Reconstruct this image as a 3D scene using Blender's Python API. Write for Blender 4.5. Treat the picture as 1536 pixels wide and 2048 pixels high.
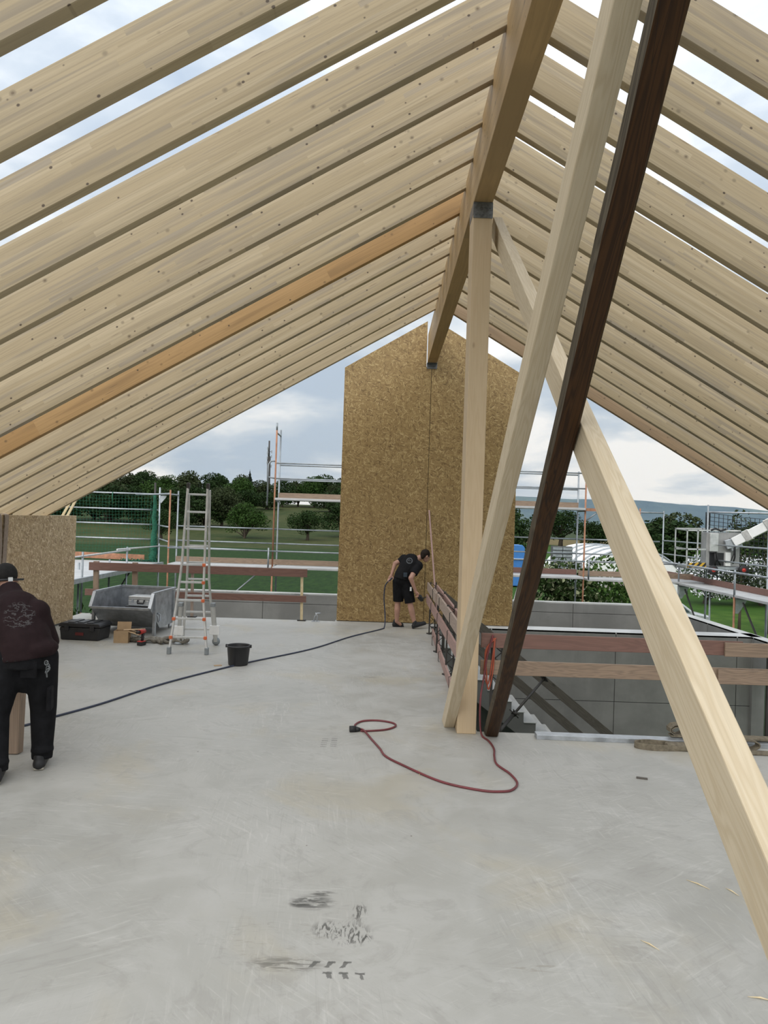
import bpy, bmesh, math, random
import numpy as np
from mathutils import Vector, Matrix, Euler, Quaternion

for o in list(bpy.data.objects):
    bpy.data.objects.remove(o)
scene = bpy.context.scene
C = scene.collection
V = Vector

# ------------------------------------------------------------------ camera
EYE = V((0.0, 0.0, 2.02))
PITCH, YAW, ROLL = -0.0098, -0.0017, 0.0333
fw = V((-math.sin(YAW), math.cos(YAW), 0)); rt = V((math.cos(YAW), math.sin(YAW), 0)); up = V((0, 0, 1))
f2 = fw*math.cos(PITCH) - up*math.sin(PITCH); u2 = up*math.cos(PITCH) + fw*math.sin(PITCH)
u3 = u2*math.cos(ROLL) - rt*math.sin(ROLL); r3 = rt*math.cos(ROLL) + u2*math.sin(ROLL)
cd = bpy.data.cameras.new('camera'); cam = bpy.data.objects.new('camera', cd); C.objects.link(cam)
cd.sensor_fit = 'VERTICAL'; cd.sensor_height = 36.0; cd.lens = 1420.0/2048.0*36.0
cd.clip_start = 0.05; cd.clip_end = 9000
cam.matrix_world = Matrix(((r3.x, u3.x, -f2.x, EYE.x), (r3.y, u3.y, -f2.y, EYE.y), (r3.z, u3.z, -f2.z, EYE.z), (0, 0, 0, 1)))
scene.camera = cam
scene.view_settings.view_transform = 'Standard'
scene.view_settings.look = 'None'
scene.view_settings.gamma = 1.0
scene.view_settings.use_curve_mapping = False
scene.view_settings.exposure = 0.16

# ------------------------------------------------------------------ node helper
class NT:
    def __init__(s, nt): s.nt = nt
    def n(s, typ, ins=None, **props):
        nd = s.nt.nodes.new(typ)
        for k, v in props.items(): setattr(nd, k, v)
        for k, v in (ins or {}).items(): s.put(nd.inputs[k], v)
        return nd
    def put(s, sock, v):
        if isinstance(v, bpy.types.NodeSocket): s.nt.links.new(v, sock)
        else:
            if sock.type == 'RGBA' and len(v) == 3: v = (*v, 1)
            sock.default_value = v
    def m(s, op, a, b=0.0, c=None):
        d = {0: a, 1: b}
        if c is not None: d[2] = c
        return s.n('ShaderNodeMath', d, operation=op).outputs[0]
    def vm(s, op, a, b=(0, 0, 0)):
        nd = s.n('ShaderNodeVectorMath', {0: a, 1: b}, operation=op)
        return nd.outputs['Value'] if op in ('LENGTH', 'DISTANCE', 'DOT_PRODUCT') else nd.outputs[0]
    def scale(s, a, v): return s.vm('MULTIPLY', a, v)
    def mix(s, f, a, b, blend='MIX'):
        nd = s.n('ShaderNodeMix', None, data_type='RGBA', blend_type=blend)
        s.put(nd.inputs[0], f); s.put(nd.inputs[6], a); s.put(nd.inputs[7], b)
        return nd.outputs[2]
    def ramp(s, f, stops, interp='LINEAR'):
        nd = s.n('ShaderNodeValToRGB', {0: f}); cr = nd.color_ramp; cr.interpolation = interp
        while len(cr.elements) < len(stops): cr.elements.new(0.5)
        for e, (p, c) in zip(cr.elements, stops):
            e.position = p; e.color = (c, c, c, 1) if isinstance(c, (int, float)) else (*c, 1)
        return nd.outputs[0]
    def mr(s, v, a, b, c=0.0, d=1.0):
        return s.n('ShaderNodeMapRange', {0: v, 1: a, 2: b, 3: c, 4: d}, interpolation_type='SMOOTHSTEP').outputs[0]
    def noise(s, vec, sc=1.0, det=4.0, ro=0.5, di=0.0, col=False):
        nd = s.n('ShaderNodeTexNoise', {'Vector': vec, 'Scale': sc, 'Detail': det, 'Roughness': ro, 'Distortion': di})
        return nd.outputs['Color' if col else 'Fac']
    def vor(s, vec, sc=1.0, feat='F1', rnd=1.0):
        return s.n('ShaderNodeTexVoronoi', {'Vector': vec, 'Scale': sc, 'Randomness': rnd}, feature=feat)
    def xyz(s, v): return s.n('ShaderNodeSeparateXYZ', {0: v}).outputs
    def comb(s, x=0.0, y=0.0, z=0.0): return s.n('ShaderNodeCombineXYZ', {0: x, 1: y, 2: z}).outputs[0]
    def obj(s): return s.n('ShaderNodeTexCoord').outputs['Object']
    def rnd(s): return s.n('ShaderNodeObjectInfo').outputs['Random']
    def bump(s, h, st=0.3, dist=0.01): return s.n('ShaderNodeBump', {'Height': h, 'Strength': st, 'Distance': dist}).outputs[0]

# ------------------------------------------------------------------ sky: overcast with broken cloud layers
world = bpy.data.worlds.new('overcast_sky'); scene.world = world; world.use_nodes = True
w = NT(world.node_tree); world.node_tree.nodes.clear()
dirv = w.n('ShaderNodeTexCoord').outputs['Generated']
dx, dy, dz = w.xyz(dirv)[:3]
zc = w.m('ADD', w.m('MAXIMUM', dz, 0.0), 0.20)
pl = w.comb(w.m('DIVIDE', dx, zc), w.m('DIVIDE', dy, zc), 0.0)
n1 = w.noise(w.vm('ADD', pl, (8.3, 1.7, 0.0)), 1.35, 8, 0.55, 0.3)
n2 = w.noise(w.vm('ADD', pl, (5.0, 3.0, 5.0)), 0.5, 3, 0.5, 0.0)
cl = w.m('ADD', w.m('MULTIPLY', n1, 0.62), w.m('MULTIPLY', n2, 0.48))
skyc = w.ramp(cl, [(0.45, (0.40, 0.48, 0.59)), (0.51, (0.52, 0.59, 0.675)), (0.555, (0.71, 0.76, 0.815)), (0.60, (0.88, 0.905, 0.93))])
grad = w.mr(dz, 0.0, 0.6, 0.95, 1.30)      # overcast skies brighten towards the zenith
bg = w.n('ShaderNodeBackground', {'Color': skyc, 'Strength': grad})
wo = w.n('ShaderNodeOutputWorld', {'Surface': bg.outputs[0]})
# the sun behind the cloud deck: very broad and weak
sd = bpy.data.lights.new('sun', 'SUN'); sd.energy = 2.15; sd.angle = math.radians(80); sd.color = (1.0, 0.97, 0.92)
so = bpy.data.objects.new('sun', sd); C.objects.link(so); so.location = (0, 0, 60)
so.rotation_euler = V((-0.40, -0.80, 1.0)).to_track_quat('Z', 'Y').to_euler()

# ------------------------------------------------------------------ geometry helper
def nrm(v): return V(v).normalized()
class G:
    def __init__(s): s.v = []; s.f = []; s.mi = []; s.sm = []
    def add(s, vs, fs, mi=0, smooth=False):
        b = len(s.v); s.v += [V(p) for p in vs]
        for f in fs: s.f.append([i+b for i in f]); s.mi.append(mi); s.sm.append(smooth)
        return s
    def box(s, c, sz, rz=0.0, mi=0, rot=None):
        R = rot if rot is not None else Matrix.Rotation(rz, 3, 'Z')
        hx, hy, hz = sz[0]/2, sz[1]/2, sz[2]/2; c = V(c)
        vs = [c + R @ V((a*hx, b*hy, d*hz)) for a in (-1, 1) for b in (-1, 1) for d in (-1, 1)]
        return s.add(vs, [(0, 1, 3, 2), (4, 6, 7, 5), (0, 4, 5, 1), (2, 3, 7, 6), (0, 2, 6, 4), (1, 5, 7, 3)], mi)
    def bb(s, x0, x1, y0, y1, z0, z1, mi=0):
        return s.box(((x0+x1)/2, (y0+y1)/2, (z0+z1)/2), (abs(x1-x0), abs(y1-y0), abs(z1-z0)), mi=mi)
    def bar(s, A, B, wd, h, upv=(0, 0, 1), mi=0, off=(0, 0)):
        A, B = V(A), V(B); t = nrm(B-A); sd_ = t.cross(V(upv))
        if sd_.length < 1e-4: sd_ = t.cross(V((0, 1, 0)))
        sd_.normalize(); n = sd_.cross(t).normalized()
        R = Matrix((sd_, t, n)).transposed()
        return s.box((A+B)/2 + sd_*off[0] + n*off[1], (wd, (B-A).length, h), rot=R, mi=mi)
    def prism(s, poly, fn, d0, d1, mi=0):
        n = len(poly); vs = [fn(a, b, d0) for a, b in poly] + [fn(a, b, d1) for a, b in poly]
        fs = [tuple(range(n))[::-1], tuple(range(n, 2*n))] + [(i, (i+1) % n, (i+1) % n+n, i+n) for i in range(n)]
        return s.add(vs, fs, mi)
    def tube(s, A, B, r, n=8, r2=None, mi=0, cap=True):
        A, B = V(A), V(B); t = nrm(B-A); a = t.orthogonal().normalized(); b = t.cross(a); r2 = r if r2 is None else r2
        vs = []
        for P, q in ((A, r), (B, r2)):
            for i in range(n):
                g = 2*math.pi*i/n; vs.append(P + (a*math.cos(g) + b*math.sin(g))*q)
        fs = [(i, (i+1) % n, (i+1) % n+n, i+n) for i in range(n)]
        k = len(s.f); s.add(vs, fs, mi, True)
        if cap: s.add([], []); base = len(s.v)-2*n; s.f.append([base+i for i in range(n)][::-1]); s.f.append([base+n+i for i in range(n)]); s.mi += [mi, mi]; s.sm += [False, False]
        return s
    def path(s, pts, r, n=8, closed=False, mi=0):
        P = [V(p) for p in pts]; m = len(P); T = []
        for i in range(m):
            a = P[i-1] if (i or closed) else P[0]; b = P[(i+1) % m] if (i < m-1 or closed) else P[-1]
            T.append(nrm(b-a))
        a = T[0].orthogonal().normalized(); vs = []
        for i in range(m):
            a = (a - T[i]*a.dot(T[i])).normalized(); b = T[i].cross(a); q = r[i] if isinstance(r, (list, tuple)) else r
            vs += [P[i] + (a*math.cos(2*math.pi*k/n) + b*math.sin(2*math.pi*k/n))*q for k in range(n)]
        fs = []
        for i in range(m if closed else m-1):
            j = (i+1) % m
            fs += [(i*n+k, i*n+(k+1) % n, j*n+(k+1) % n, j*n+k) for k in range(n)]
        s.add(vs, fs, mi, True)
        if not closed:
            b0 = len(s.v)-m*n; s.f += [[b0+k for k in range(n)][::-1], [b0+(m-1)*n+k for k in range(n)]]; s.mi += [mi]*2; s.sm += [False]*2
        return s
    def ribbon(s, pts, wd, th, upv=(0, 0, 1)):
        P = [V(p) for p in pts]; vs = []
        for i, p in enumerate(P):
            t = nrm(P[min(i+1, len(P)-1)] - P[max(i-1, 0)]); ww = V(upv); ww = (ww - t*ww.dot(t)).normalized(); n = t.cross(ww)
            vs += [p-ww*wd/2-n*th/2, p+ww*wd/2-n*th/2, p+ww*wd/2+n*th/2, p-ww*wd/2+n*th/2]
        fs = [[0, 1, 2, 3][::-1], [len(vs)-4+k for k in range(4)]]
        for i in range(len(P)-1):
            for k in range(4): fs.append((4*i+k, 4*i+(k+1) % 4, 4*i+4+(k+1) % 4, 4*i+4+k))
        return s.add(vs, fs)
    def lathe(s, prof, c=(0, 0, 0), n=24, mi=0, axis=None):
        c = V(c); Q = axis.to_matrix() if axis is not None else Matrix.Identity(3); vs = []
        for r, z in prof: vs += [c + Q @ V((r*math.cos(2*math.pi*k/n), r*math.sin(2*math.pi*k/n), z)) for k in range(n)]
        fs = []
        for i in range(len(prof)-1): fs += [(i*n+k, i*n+(k+1) % n, (i+1)*n+(k+1) % n, (i+1)*n+k) for k in range(n)]
        return s.add(vs, fs, mi, True)
    def ball(s, c, r, n=10, R=None):
        c = V(c); r = V(r) if not isinstance(r, (int, float)) else V((r, r, r)); vs = []; m = n//2+1
        for i in range(m+1):
            th = math.pi*i/m
            for k in range(n):
                ph = 2*math.pi*k/n; q = V((r.x*math.sin(th)*math.cos(ph), r.y*math.sin(th)*math.sin(ph), r.z*math.cos(th)))
                vs.append(c + (R @ q if R is not None else q))
        fs = []
        for i in range(m): fs += [(i*n+k, (i+1)*n+k, (i+1)*n+(k+1) % n, i*n+(k+1) % n) for k in range(n)]
        return s.add(vs, fs, 0, True)
    def caps(s, A, ra, B, rb, n=12):
        s.tube(A, B, ra, n, rb); s.ball(A, ra, n); s.ball(B, rb, n); return s
    def mesh(s, name, inv=None):
        me = bpy.data.meshes.new(name); vs = [inv @ p for p in s.v] if inv is not None else s.v
        me.from_pydata([tuple(p) for p in vs], [], s.f)
        me.polygons.foreach_set('material_index', s.mi); me.polygons.foreach_set('use_smooth', s.sm); me.update()
        return me
    def build(s, name, mat, parent=None, bev=0.0, local=False, kind=None, loc=None):
        """links the collected shapes as ONE mesh object; geometry is in world coordinates unless local"""
        inv = None
        if not local:
            if parent is not None: inv = lm(parent).inverted()
            elif loc is not None: inv = Matrix.Translation(-V(loc))
        me = s.mesh(name, inv); o = bpy.data.objects.new(name, me); C.objects.link(o)
        for m_ in (mat if isinstance(mat, (list, tuple)) else [mat]): me.materials.append(m_)
        bm = bmesh.new(); bm.from_mesh(me); bmesh.ops.recalc_face_normals(bm, faces=bm.faces); bm.to_mesh(me); bm.free()
        if parent is not None: o.parent = parent
        elif loc is not None: o.location = loc
        if bev: b = o.modifiers.new('bevel', 'BEVEL'); b.width = bev; b.segments = 2; b.limit_method = 'ANGLE'; b.angle_limit = 0.6
        if kind: o['kind'] = kind
        return o
def lm(o):
    M_ = Matrix.LocRotScale(o.location, o.rotation_euler, o.scale)
    return lm(o.parent) @ M_ if o.parent else M_
def tag(o, label, cat, group=None):
    o['label'] = label; o['category'] = cat
    if group: o['group'] = group
    return o
def thing(name, label, cat, loc=(0, 0, 0), rz=0.0, group=None):
    o = bpy.data.objects.new(name, None); C.objects.link(o); o.location = loc; o.rotation_euler = (0, 0, rz); o.empty_display_size = 0.1
    return tag(o, label, cat, group)
def struct(o, label=None):
    o['kind'] = 'structure'
    if label: o['label'] = label
    return o
def dup(root, loc, rz=0.0, sc=None):
    r = root.copy(); C.objects.link(r); r.location = loc; r.rotation_euler = (0, 0, rz)
    if sc: r.scale = sc
    for ch in root.children:
        c = ch.copy(); C.objects.link(c); c.parent = r
        for g in ch.children:
            d = g.copy(); C.objects.link(d); d.parent = c
    return r
ORD = ['nearest', 'second', 'third', 'fourth', 'fifth', 'sixth', 'seventh', 'eighth', 'ninth', 'tenth', 'eleventh', 'twelfth', 'thirteenth', 'fourteenth', 'fifteenth', 'sixteenth', 'seventeenth', 'eighteenth', 'nineteenth', 'twentieth']

# ------------------------------------------------------------------ materials
def newmat(name, fn=None, col=(0.5, 0.5, 0.5), rough=0.6, metal=0.0):
    m = bpy.data.materials.new(name); m.use_nodes = True; t = NT(m.node_tree); b = m.node_tree.nodes['Principled BSDF']
    b.inputs['Base Color'].default_value = (*col, 1); b.inputs['Roughness'].default_value = rough; b.inputs['Metallic'].default_value = metal
    if fn:
        r = fn(t)
        t.put(b.inputs['Base Color'], r['c'])
        if 'r' in r: t.put(b.inputs['Roughness'], r['r'])
        if 'n' in r: t.put(b.inputs['Normal'], r['n'])
        if 'm' in r: t.put(b.inputs['Metallic'], r['m'])
    return m
def plain(name, col, rough=0.6, metal=0.0, var=0.25, sc=6.0):
    def fn(t):
        v = t.noise(t.obj(), sc, 5, 0.6); d = tuple(c*(1-var) for c in col); e = tuple(min(1, c*(1+var)) for c in col)
        return {'c': t.ramp(v, [(0.3, d), (0.7, e)]), 'r': t.mr(v, 0.2, 0.8, rough-0.08, min(1, rough+0.1))}
    return newmat(name, fn, rough=rough, metal=metal)

def glulam(name, ca, cb, cg, lam=0.04):
    # lengthwise lamellas of differing tone with finger joints, fine grain, knots and cracks; x runs along the timber
    def fn(t):
        p = t.obj(); r = t.rnd(); x, y, z = t.xyz(p)[:3]
        x = t.m('ADD', x, t.m('MULTIPLY', r, 37.0))
        li = t.m('FLOOR', t.m('DIVIDE', z, lam))
        h1 = t.n('ShaderNodeTexWhiteNoise', {'Vector': t.comb(li, t.m('MULTIPLY', r, 91.0), 0.0)}, noise_dimensions='3D').outputs['Value']
        bi = t.m('FLOOR', t.m('ADD', t.m('DIVIDE', x, 1.9), t.m('MULTIPLY', h1, 5.0)))
        h2 = t.n('ShaderNodeTexWhiteNoise', {'Vector': t.comb(li, bi, t.m('MULTIPLY', r, 53.0))}, noise_dimensions='3D')
        hv = h2.outputs['Value']
        base = t.ramp(hv, [(0.0, ca), (0.4, ca), (0.7, cb), (0.9, ca), (1.0, cg)])
        q = t.comb(t.m('MULTIPLY', x, 1.3), t.m('MULTIPLY', y, 30.0), t.m('ADD', t.m('MULTIPLY', z, 75.0), t.m('MULTIPLY', hv, 40.0)))
        g1 = t.noise(q, 1.0, 5, 0.62, 0.6)
        g2 = t.noise(t.comb(t.m('MULTIPLY', x, 0.6), 0.0, t.m('ADD', t.m('MULTIPLY', z, 13.0), t.m('MULTIPLY', hv, 9.0))), 1.0, 3, 0.5, 0.4)
        c = t.mix(t.mr(g1, 0.40, 0.72, 0.0, 0.55), base, tuple(k*0.60 for k in ca))
        c = t.mix(t.mr(g2, 0.52, 0.66, 0.0, 0.7), c, tuple(k*0.78 for k in cg))
        kv = t.vor(t.comb(t.m('MULTIPLY', x, 9.5), 0.0, t.m('MULTIPLY', z, 11.5)), 1.0)
        kr = t.xyz(kv.outputs['Color']); kd = kv.outputs['Distance']
        small = t.m('MULTIPLY', t.mr(kd, 0.13, 0.075), t.mr(kr[0], 0.42, 0.45))                       # black pin knots
        large = t.m('MULTIPLY', t.mr(kd, 0.25, 0.12), t.m('MULTIPLY', t.mr(kr[0], 0.36, 0.33), t.mr(kr[1], 0.35, 0.4)))   # brown grown-in knots
        fy = t.mr(t.m('ABSOLUTE', t.xyz(t.n('ShaderNodeTexCoord').outputs['Normal'])[1]), 0.4, 0.6, 0.25, 1.0); small = t.m('MULTIPLY', small, fy); large = t.m('MULTIPLY', large, fy)
        c = t.mix(t.m('MULTIPLY', large, 0.6), c, tuple(k*0.42 for k in ca)); c = t.mix(t.m('MULTIPLY', t.m('MULTIPLY', large, t.mr(kd, 0.12, 0.06)), 0.6), c, (0.10, 0.055, 0.025))
        c = t.mix(t.m('MULTIPLY', small, 0.9), c, (0.05, 0.028, 0.015))
        ks = t.vor(t.comb(t.m('MULTIPLY', x, 1.6), t.m('MULTIPLY', y, 3.0), t.m('MULTIPLY', z, 42.0)), 1.0)
        cr = t.m('MULTIPLY', t.mr(ks.outputs['Distance'], 0.13, 0.06), t.mr(t.xyz(ks.outputs['Color'])[0], 0.80, 0.84))
        c = t.mix(t.m('MULTIPLY', cr, 0.8), c, (0.10, 0.055, 0.03))
        return {'c': c, 'n': t.bump(g1, 0.12, 0.004)}
    return newmat(name, fn, rough=0.62)
def solidwood(name, ca, cb, dark=(0.12, 0.07, 0.03), knots=0.5, ring=1.0, rough=0.6, crack=0.0, contrast=1.0):
    # one solid timber, long axis local x
    def fn(t):
        p = t.obj(); r = t.rnd(); x, y, z = t.xyz(p)[:3]; x = t.m('ADD', x, t.m('MULTIPLY', r, 31.0))
        wv = t.noise(t.comb(t.m('MULTIPLY', x, 0.8), t.m('MULTIPLY', y, 9.0), t.m('MULTIPLY', z, 9.0)), 1.0, 3, 0.5, 0.5)
        rg = t.m('FRACT', t.m('MULTIPLY', t.m('ADD', wv, t.m('MULTIPLY', t.m('ADD', y, z), 0.8)), 13.0*ring))
        rg = t.m('PINGPONG', rg, 0.5)
        fi = t.noise(t.comb(t.m('MULTIPLY', x, 2.0), t.m('MULTIPLY', y, 120.0), t.m('MULTIPLY', z, 120.0)), 1.0, 4, 0.6)
        c = t.mix(t.mr(rg, 0.05, 0.5, 0.0, 0.75*contrast), ca, cb)
        c = t.mix(t.mr(fi, 0.4, 0.8, 0.0, 0.35*contrast), c, tuple(k*0.6 for k in ca))
        kv = t.vor(t.comb(t.m('MULTIPLY', x, 2.3), t.m('MULTIPLY', y, 5.0), t.m('MULTIPLY', z, 5.0)), 1.0)
        kn = t.m('MULTIPLY', t.mr(kv.outputs['Distance'], 0.13, 0.05), t.mr(t.xyz(kv.outputs['Color'])[0], 1-knots, 1-knots+0.05))
        c = t.mix(t.m('MULTIPLY', kn, 0.75), c, dark)
        h = fi
        if crack > 0:
            cv = t.noise(t.comb(t.m('MULTIPLY', x, 0.7), t.m('MULTIPLY', y, 16.0), t.m('MULTIPLY', z, 16.0)), 1.0, 2, 0.4, 0.2)
            ck = t.mr(t.m('ABSOLUTE', t.m('SUBTRACT', cv, 0.5)), 0.012, 0.0)
            c = t.mix(t.m('MULTIPLY', ck, crack), c, (0.02, 0.012, 0.008)); h = t.m('SUBTRACT', fi, ck)
        return {'c': c, 'n': t.bump(h, 0.2, 0.003)}
    return newmat(name, fn, rough=rough)
def osb(name, axes, tint=(1.0, 1.0, 1.0)):
    T_ = lambda a, b, c: (a*tint[0], b*tint[1], c*tint[2])
    # pressed strands: layers of long thin cells lying at several angles
    def fn(t):
        p = t.xyz(t.obj()); u, v = p[axes[0]], p[axes[1]]
        wob = t.noise(t.obj(), 5.0, 2, 0.5, 0.0, col=True); wo_ = t.xyz(wob)
        u = t.m('ADD', u, t.m('MULTIPLY', wo_[0], 0.05)); v = t.m('ADD', v, t.m('MULTIPLY', wo_[1], 0.05))
        c = t.mix(t.noise(t.obj(), 3.0, 3), T_(0.30, 0.195, 0.075), T_(0.38, 0.26, 0.105)); hsum = 0.0
        for i, an in enumerate((0.2, 1.35, 2.3, 0.8, 1.75, 2.85)):
            ca, sa = math.cos(an), math.sin(an)
            a = t.m('ADD', t.m('MULTIPLY', u, ca), t.m('MULTIPLY', v, sa)); b = t.m('SUBTRACT', t.m('MULTIPLY', v, ca), t.m('MULTIPLY', u, sa))
            vo = t.vor(t.comb(t.m('MULTIPLY', a, 12.0), t.m('MULTIPLY', b, 60.0), i*7.3), 1.0)
            k = t.xyz(vo.outputs['Color'])
            tone = t.ramp(k[1], [(0.0, T_(0.17, 0.10, 0.035)), (0.25, T_(0.30, 0.19, 0.07)), (0.7, T_(0.43, 0.30, 0.125)), (1.0, T_(0.60, 0.45, 0.22))])
            fac = t.m('MULTIPLY', t.mr(k[0], 0.66, 0.70), t.mr(vo.outputs['Distance'], 0.62, 0.42))
            c = t.mix(fac, c, tone); hsum = t.m('ADD', hsum, t.m('MULTIPLY', fac, k[2]))
        return {'c': c, 'n': t.bump(hsum, 0.25, 0.002)}
    return newmat(name, fn, rough=0.55)
def concrete_wall(name, col):
    def fn(t):
        p = t.obj(); a = t.noise(p, 0.9, 5, 0.6, 0.3); b = t.noise(p, 14.0, 4, 0.6); d = t.noise(t.scale(p, (3.0, 3.0, 0.5)), 1.0, 4, 0.6)
        c = t.mix(t.mr(a, 0.35, 0.7), tuple(k*0.82 for k in col), tuple(k*1.1 for k in col))
        c = t.mix(t.mr(d, 0.5, 0.75, 0.0, 0.3), c, tuple(k*0.6 for k in col)); c = t.mix(t.mr(b, 0.6, 0.8, 0.0, 0.15), c, tuple(k*0.5 for k in col))
        return {'c': c, 'n': t.bump(b, 0.1, 0.004)}
    return newmat(name, fn, rough=0.8)

def floor_fn(t):
    p = t.obj(); big = t.noise(p, 0.45, 5, 0.6, 0.6); mid = t.noise(p, 2.2, 6, 0.65, 0.8); fine = t.noise(p, 38.0, 3, 0.6)
    c = t.ramp(big, [(0.3, (0.299, 0.299, 0.279)), (0.5, (0.361, 0.361, 0.340)), (0.7, (0.414, 0.414, 0.398))])
    c = t.mix(t.mr(mid, 0.40, 0.66, 0.0, 0.5), c, (0.44, 0.44, 0.425))
    yel = t.noise(t.vm('ADD', p, (9, 3, 0)), 0.8, 4, 0.6, 0.5); c = t.mix(t.mr(yel, 0.52, 0.68, 0.0, 0.55), c, (0.385, 0.355, 0.28))
    pat = t.noise(t.vm('ADD', p, (2, 13, 4)), 3.4, 5, 0.7, 1.2); c = t.mix(t.mr(pat, 0.53, 0.66, 0.0, 0.42), c, (0.295, 0.29, 0.272))
    for an, sx, st, off in ((0.75, 2.0, 15.0, 0), (-0.55, 1.8, 13.0, 5), (1.45, 1.7, 17.0, 9), (0.1, 2.2, 12.0, 14)):       # trowel sweeps and drag scratches
        r_ = t.n('ShaderNodeVectorRotate', {'Vector': t.vm('ADD', p, (off, off*0.3, 0)), 'Angle': an}, rotation_type='Z_AXIS').outputs[0]
        s_ = t.noise(t.scale(r_, (sx, st, 1.0)), 1.0, 5, 0.62, 2.6)
        gate = t.mr(t.noise(t.vm('ADD', p, (off*2.0, 1, 7)), 0.9, 3), 0.46, 0.62)
        c = t.mix(t.m('MULTIPLY', t.mr(s_, 0.55, 0.72, 0.0, 0.42), gate), c, (0.53, 0.53, 0.51))
        c = t.mix(t.m('MULTIPLY', t.mr(s_, 0.44, 0.30, 0.0, 0.36), gate), c, (0.265, 0.26, 0.245))
    def ell(cx, cy, rx, ry, k=0.35, a=0.0):
        d = t.vm('SUBTRACT', p, (cx, cy, 0.0))
        if a: d = t.n('ShaderNodeVectorRotate', {'Vector': d, 'Angle': a}, rotation_type='Z_AXIS').outputs[0]
        return t.mr(t.vm('LENGTH', t.scale(d, (1/rx, 1/ry, 0.0))), 1.0, k)
    # black rubber scuffs and tyre lug prints left by a machine
    smear = t.noise(t.scale(p, (9.0, 42.0, 1.0)), 1.0, 4, 0.6, 1.0); smv = t.noise(t.scale(p, (38.0, 11.0, 1.0)), 1.0, 4, 0.6, 1.5)
    def scuff(c, m_, tex, lo, hi, amt, col=(0.075, 0.075, 0.07)):
        return t.mix(t.m('MULTIPLY', t.m('MULTIPLY', m_, t.mr(tex, lo, hi)), amt), c, col)
    for q in ((-0.30, 3.74, 0.15, 0.09), (-0.25, 3.83, 0.09, 0.035), (-0.37, 3.72, 0.06, 0.045)): c = scuff(c, ell(*q), smear, 0.41, 0.53, 0.92)
    for q in ((-0.05, 3.66, 0.05, 0.12), (-0.09, 3.47, 0.13, 0.13), (-0.20, 3.50, 0.10, 0.10), (-0.03, 3.44, 0.06, 0.05)): c = scuff(c, ell(*q), smv, 0.49, 0.59, 0.88)
    c = scuff(c, ell(-0.37, 3.22, 0.22, 0.07), smear, 0.40, 0.56, 0.8, (0.13, 0.125, 0.11))
    c = scuff(c, ell(-0.45, 3.40, 0.45, 0.30), smear, 0.55, 0.72, 0.45, (0.20, 0.19, 0.155))
    dist = t.vm('ADD', p, t.scale(t.vm('SUBTRACT', t.noise(p, 60.0, 3, 0.6, col=True), (0.5, 0.5, 0.5)), (0.018, 0.018, 0)))
    def lug(c, cx, cy, rx, ry, sk, amt=0.85):
        d = t.xyz(t.vm('SUBTRACT', dist, (cx, cy, 0.0))); ax = t.m('ABSOLUTE', t.m('DIVIDE', t.m('SUBTRACT', d[0], t.m('MULTIPLY', d[1], sk)), rx)); ay = t.m('ABSOLUTE', t.m('DIVIDE', d[1], ry))
        return t.mix(t.m('MULTIPLY', t.mr(t.m('MAXIMUM', ax, ay), 1.1, 0.85), amt), c, (0.10, 0.10, 0.095))
    for i in range(3):
        c = lug(c, -0.245+0.07*i, 3.225+0.002*i, 0.011, 0.022, 0.5); c = lug(c, -0.232+0.07*i, 3.243+0.002*i, 0.018, 0.007, 0.2)
        c = lug(c, -0.170+0.072*i, 3.150, 0.012 if i < 2 else 0.007, 0.020, -0.3, 0.8); c = lug(c, -0.178+0.072*i, 3.170, 0.022, 0.007, 0.0, 0.85)
    for i in range(5):
        for j in range(2): c = lug(c, -0.455+0.085*j, 6.27+0.055*i+0.02*j, 0.028, 0.012, 0.0, 0.4 if i != 3 else 0.65)
    c = scuff(c, ell(-0.08, 9.08, 0.13, 0.10), smear, 0.45, 0.62, 0.7); c = scuff(c, ell(-0.25, 7.6, 0.12, 0.12), smear, 0.52, 0.7, 0.5)
    c = scuff(c, ell(0.75, 3.25, 0.25, 0.05), smear, 0.5, 0.66, 0.4, (0.22, 0.2, 0.16)); c = scuff(c, ell(-2.0, 9.7, 0.1, 0.04), smear, 0.4, 0.6, 0.5)
    sp = t.vor(p, 3.4); c = t.mix(t.m('MULTIPLY', t.mr(sp.outputs['Distance'], 0.030, 0.018), t.mr(t.xyz(sp.outputs['Color'])[0], 0.55, 0.6, 0.0, 0.85)), c, (0.10, 0.09, 0.075))
    c = t.mix(t.mr(fine, 0.55, 0.8, 0.0, 0.14), c, (0.27, 0.27, 0.255))
    c = t.mix(1.0, c, (1.0, 0.975, 0.94), 'MULTIPLY')
    return {'c': c, 'r': t.mr(mid, 0.3, 0.7, 0.45, 0.62), 'n': t.bump(fine, 0.04, 0.003)}
MT = {}
MT['floor'] = newmat('polished_concrete_slab', floor_fn)
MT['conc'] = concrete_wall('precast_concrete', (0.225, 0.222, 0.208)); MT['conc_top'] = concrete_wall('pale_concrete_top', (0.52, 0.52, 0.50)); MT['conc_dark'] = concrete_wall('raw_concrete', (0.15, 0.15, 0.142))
MT['joint'] = plain('dark_joint', (0.09, 0.09, 0.085), 0.9)
MT['raf'] = glulam('glulam_spruce', (0.425, 0.335, 0.205), (0.495, 0.40, 0.26), (0.36, 0.30, 0.22))
MT['raf_or'] = glulam('amber_glulam_spruce', (0.377, 0.217, 0.078), (0.426, 0.262, 0.107), (0.336, 0.197, 0.074), 0.3)
MT['raf_br'] = glulam('tan_glulam_spruce', (0.344, 0.234, 0.135), (0.385, 0.271, 0.164), (0.295, 0.213, 0.135), 0.09)
MT['beam'] = glulam('golden_glulam_spruce', (0.385, 0.250, 0.111), (0.435, 0.299, 0.148), (0.353, 0.234, 0.111), 0.09)
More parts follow.
